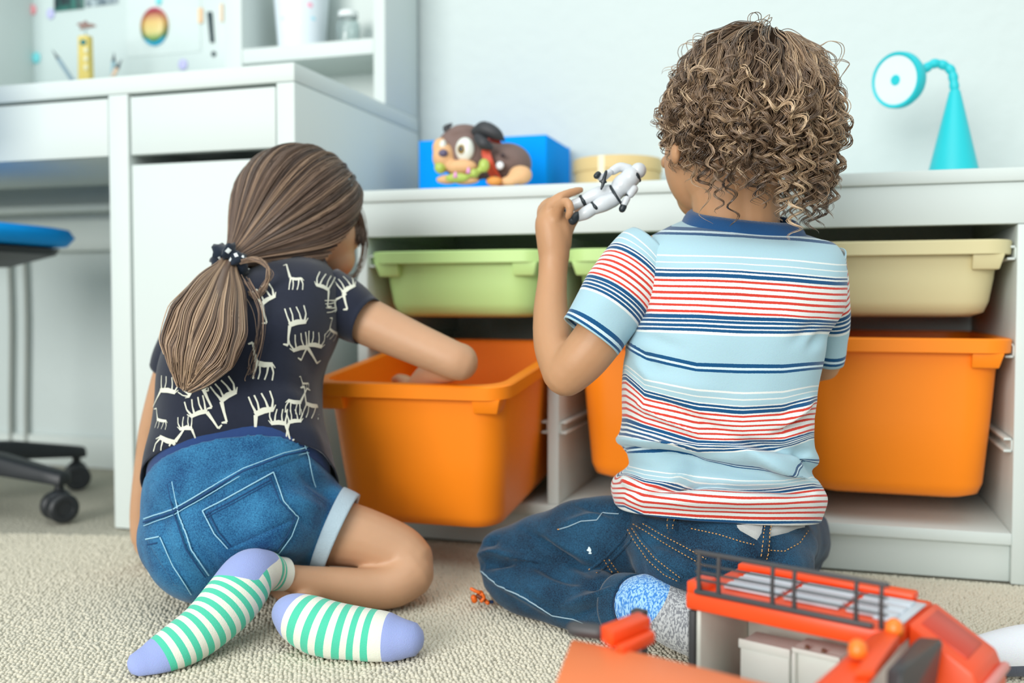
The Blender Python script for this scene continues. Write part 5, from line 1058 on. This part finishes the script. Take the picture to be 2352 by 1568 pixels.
# ------------------------------------------------------------------ toy vehicle in the foreground
def hull(name, pts, m, parent, bevel=0.002, label=None):
    me = bpy.data.meshes.new(name); b = bmesh.new()
    for p in pts: b.verts.new(p)
    r = bmesh.ops.convex_hull(b, input=b.verts); bmesh.ops.delete(b, geom=[v for v in b.verts if not v.link_faces], context='VERTS')
    bmesh.ops.dissolve_limit(b, angle_limit=0.02, verts=b.verts, edges=b.edges)
    if bevel: bmesh.ops.bevel(b, geom=list(b.edges), offset=bevel, segments=2, profile=0.5, affect='EDGES', clamp_overlap=True)
    b.to_mesh(me); b.free(); me.polygons.foreach_set('use_smooth', [True]*len(me.polygons)); me.set_sharp_from_angle(angle=0.7)
    return link(name, me, m, parent, label)
def thing_part(name, parent):
    o = bpy.data.objects.new(name, None); COL.objects.link(o); o.parent = parent; o.matrix_parent_inverse = parent.matrix_basis.inverted(); return o
def truck():
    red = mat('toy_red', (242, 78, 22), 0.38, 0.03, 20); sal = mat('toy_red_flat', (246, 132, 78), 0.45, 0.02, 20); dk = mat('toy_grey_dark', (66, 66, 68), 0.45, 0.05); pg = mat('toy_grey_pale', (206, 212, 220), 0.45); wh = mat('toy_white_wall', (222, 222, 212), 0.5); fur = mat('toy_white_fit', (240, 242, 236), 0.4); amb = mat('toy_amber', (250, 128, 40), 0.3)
    ZR = 0.135; FL = onZ(1600, 1362, ZR); FR = onZ(2018, 1446, ZR); BL = onZ(1682, 1296, ZR)
    u = FR-FL; Lu = np.linalg.norm(u); u /= Lu; w = np.array([-u[1], u[0], 0]); w = w if w@FLAT > 0 else -w; Lw = 0.102; o = np.array([FL[0], FL[1], 0.0])
    t = thing('toy_vehicle', 'orange toy rescue vehicle lying open in the foreground with grey roof rail', 'toy vehicle', o)
    def q(a, b, z): return o+u*a+w*b+np.array([0, 0, z])
    def blk(nm, a0, a1, b0, b1, z0, z1, m, bev=0.0015, par=t, label=None): return hull(nm, [q(a, b, z) for a in (a0, a1) for b in (b0, b1) for z in (z0, z1)], m, par, bev, label)
    roof = blk('roof', -0.010, Lu+0.012, -0.002, Lw, 0.120, ZR, red, 0.003)
    blk('roof_edge', -0.004, Lu, Lw-0.016, Lw, ZR+0.0002, ZR+0.007, red, 0.002, roof); blk('roof_corner', -0.012, 0.004, 0.004, 0.03, ZR-0.004, ZR+0.008, red, 0.002, roof)
    for i in range(3):
        b0 = 0.026+i*0.019
        for a0, a1 in ((0.012, 0.060), (0.066, 0.112), (0.118, Lu+0.004)): blk('roof_slat', a0, a1, b0, b0+0.015, ZR+0.0005, ZR+0.004, pg, 0.001, roof)
    blk('roof_plate', Lu-0.012, Lu+0.011, 0.022, Lw-0.018, ZR+0.0003, ZR+0.002, pg, 0.0006, roof)
    rail = thing_part('roof_rail', t)
    def bar(nm, a, b, r=0.0016): return build(nm, MB().tube([a, b], r, k=10), dk, rail, smooth=True)
    blk('rail_foot', -0.001, Lu-0.004, -0.0035, 0.0015, ZR+0.0004, ZR+0.004, dk, 0.0008, rail)
    for z, r in ((0.0355, 0.0021), (0.0255, 0.0011), (0.019, 0.0011), (0.0125, 0.0011)): bar('rail_bar', q(0.0, -0.001, ZR+z), q(Lu+0.006, -0.001, ZR+z), r)
    for x in (1623, 1668, 1791, 1840, 1978, 2034):
        a = (x-1616)/(2039-1616); a = a*(Lu+0.004)*(1.0+0.10*(1-a)) - 0.0
        build('rail_post', MB().tube([q(a, -0.001, ZR+0.003), q(a, -0.002, ZR+0.018), q(a, -0.001, ZR+0.036)], [0.0022, 0.0017, 0.0018], k=8, sub=3), dk, rail, smooth=True)
    # open interior
    blk('corner_post', -0.008, -0.002, 0.0, 0.010, 0.004, 0.119, dk, 0.001); blk('end_wall', -0.001, 0.003, 0.002, Lw-0.004, 0.006, 0.1195, wh, 0.0006); blk('rear_wall', 0.004, Lu, Lw-0.008, Lw-0.004, 0.006, 0.1195, wh, 0.0006); blk('floor_tray', -0.008, Lu+0.01, 0.0, Lw, 0.004, 0.0055, dk, 0.0006)
    c = blk('counter', 0.026, 0.070, 0.030, 0.062, 0.0058, 0.092, fur, 0.0015); blk('counter_rim', 0.025, 0.071, 0.0285, 0.031, 0.086, 0.094, fur, 0.0008, c)
    k = blk('cabinet', 0.072, 0.112, 0.036, 0.062, 0.0058, 0.096, fur, 0.0012)
    for a0, a1, z0, z1 in ((0.072, 0.112, 0.092, 0.096), (0.072, 0.075, 0.05, 0.0915), (0.109, 0.112, 0.05, 0.0915), (0.072, 0.112, 0.046, 0.0495)): blk('cabinet_frame', a0, a1, 0.030, 0.0355, z0, z1, fur, 0.0006, k)
    for a in (0.084, 0.098): build('knob', MB().ball(q(a, 0.033, 0.098), 0.002), mat('toy_brown', (120, 80, 60), 0.5), k, smooth=True)
    # cab with sloping nose
    cab = hull('cab', [q(a, b, z) for b in (0.03, Lw) for a, z in ((Lu+0.0125, 0.120), (Lu+0.0125, ZR), (Lu+0.060, 0.106), (Lu+0.068, 0.085), (Lu+0.066, 0.012), (Lu+0.0125, 0.012))], red, t, 0.003)
    hull('windscreen', [q(a, b, z) for b in (0.045, Lw-0.012) for a, z in ((Lu+0.018, ZR-0.0025), (Lu+0.052, 0.1125), (Lu+0.052, 0.110), (Lu+0.018, 0.128))], mat('toy_red_deep', (206, 54, 20), 0.35), cab, 0.0008)
    build('nose_strip', MB().tube([q(Lu+0.067, 0.034, 0.094), q(Lu+0.067, Lw-0.004, 0.094)], 0.004, k=10), mat('toy_pink', (226, 140, 132), 0.4), cab, smooth=True)
    for a in (0.02, Lu+0.036):
        for b in (0.004, Lw+0.001):
            wl = q(a, b, 0.024); build('wheel', MB().lathe([(0, -0.006), (0.016, -0.006), (0.0235, -0.004), (0.0235, 0.004), (0.016, 0.006), (0, 0.006)], wl, frame(w), k=28), dk, t, smooth=True, auto=0.6)
    # hinged near frame with beacons, dark plate
    fr = hull('hinged_frame', [onZ(x, y, z) for x, y in ((2020, 1440), (2072, 1478), (1990, 1580), (1860, 1580)) for z in (0.120, 0.134)] , red, t, 0.004)
    hull('frame_ridge', [onZ(x, y, 0.134)+np.array([0, 0, h]) for x, y in ((2036, 1448), (2066, 1476), (2008, 1560), (1962, 1560)) for h in (0, 0.006)], red, fr, 0.002)
    for x, y in ((2054, 1450), (1970, 1500)):
        p = onZ(x, y, 0.139); build('beacon', MB().lathe([(0.0, 0), (0.0062, 0.0), (0.0066, 0.004), (0.0056, 0.009), (0.0026, 0.0115), (0, 0.0118)], p-np.array([0, 0, 0.002]), k=20), amb, t, smooth=True)
    hull('bumper_plate', [at(*p) for p in ((2036, 1536, .665), (2072, 1538, .655), (2168, 1466, .735), (2108, 1462, .742), (2030, 1640, .665), (2070, 1645, .655), (2148, 1590, .735), (2100, 1588, .742))], dk, t, 0.002)
    # folded-out half
    z1 = 0.130; A, B, C, E_ = onZ(1312, 1464, z1), onZ(1500, 1502, z1), onZ(1860, 1590, z1), onZ(1250, 1590, z1); F_ = onZ(1230, 1680, z1); H_ = onZ(1900, 1720, z1)
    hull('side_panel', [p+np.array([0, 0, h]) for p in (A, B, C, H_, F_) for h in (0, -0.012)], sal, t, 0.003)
    hull('side_skirt', [p+(np.array([A, B, C, H_, F_]).mean(0)-p)*0.08+np.array([0, 0, h]) for p in (A, B, C, H_, F_) for h in (-0.0122, -z1+0.004)], wh, t, 0.003)
    hull('hinge_block', [onZ(x, y, z1)+np.array([0, 0, h]) for x, y in ((1378, 1474), (1408, 1492), (1496, 1456), (1466, 1440)) for h in (0.0003, 0.013)], red, t, 0.002)
    hull('hinge_lip', [onZ(x, y, z1)+np.array([0, 0, h]) for x, y in ((1412, 1494), (1430, 1502), (1506, 1466), (1494, 1456)) for h in (-0.004, 0.005)], red, t, 0.002)
    build('carry_handle', MB().tube([onZ(1318, 1462, z1)+np.array([0, 0, 0.006]), onZ(1374, 1470, z1)+np.array([0, 0, 0.006])], 0.0058, k=16), dk, t, smooth=True)
    blk('hinge_post', -0.052, -0.040, -0.022, -0.012, 0.004, 0.116, dk, 0.001); blk('link_bar', -0.040, -0.008, -0.020, 0.004, 0.004, 0.010, dk, 0.001)
truck()

# ------------------------------------------------------------------ small orange figure and the third person's foot
def mini():
    c = onZ(1102, 1386, 0); t = thing('mini_figure', 'tiny orange plastic figure lying on the carpet by the jeans knee', 'toy', c); om = mat('mini_orange', (232, 104, 18), 0.4); dkm = mat('mini_navy', (24, 52, 96), 0.4)
    D = c@FLAT
    def tb(nm, pts, m, par=t): q = MB(); ptube(q, [(x, y, 1.245+d, r) for x, y, d, r in pts], 12, 3); return build(nm, q, m, par, smooth=True)
    tb('body', [(1104, 1362, 0, 7), (1106, 1372, 0, 8)], om); tb('head', [(1088, 1372, 0, 7), (1090, 1378, 0, 7)], om); tb('arm', [(1100, 1360, -.004, 4), (1090, 1356, -.004, 4), (1083, 1352, -.003, 4)], om); tb('arm', [(1108, 1364, -.006, 4), (1112, 1372, -.006, 4), (1106, 1380, -.006, 4)], om)
    tb('leg', [(1108, 1374, .002, 5), (1116, 1380, 0, 5), (1120, 1384, -.002, 5)], om); tb('belt', [(1098, 1368, -.002, 5.5), (1110, 1376, -.003, 5.5)], mat('mini_brown', (110, 50, 16), 0.5)); tb('boot', [(1124, 1382, .004, 4), (1130, 1382, .004, 4)], dkm)
mini()
def foot3():
    P = thing('person', 'white and grey sock foot of a person at the right edge', 'person', onZ(2400, 1545, 0))
    m = MB(); ptube(m, [(2196, 1512, 1.02, 24), (2222, 1506, 1.02, 36), (2280, 1502, 1.022, 50), (2350, 1496, 1.03, 60), (2430, 1490, 1.04, 62), (2470, 1468, 1.05, 58)], 28, 4); ptube(m, [(2440, 1490, 1.04, 58), (2500, 1400, 1.06, 46), (2530, 1330, 1.08, 44)], 24, 4)
    me = remesh(m, 0.0038, 6); v = coords(me); v[:, 2] = np.maximum(v[:, 2], 0.0015); setco(me, v); x, y = pixs(v); d = np.linalg.norm(v-at(2188, 1520, 1.015), axis=1)*1000
    attr(me, 's', d); attr(me, 'sole', np.clip((0.016-v[:, 2])/0.02+0.5, 0, 1)*(d < 90))
    link('sock', me, banded('sock_white', 's', [(0, 24, (168, 172, 184))], (240, 242, 248), extra=[('sole', (96, 102, 118))], bump=0.5, bscale=800), P)
    m = MB(); ptube(m, [(2525, 1345, 1.075, 40), (2580, 1200, 1.12, 50), (2640, 1100, 1.16, 56)], 24, 4); build('leg', m, skin_l, P, smooth=True)
foot3()
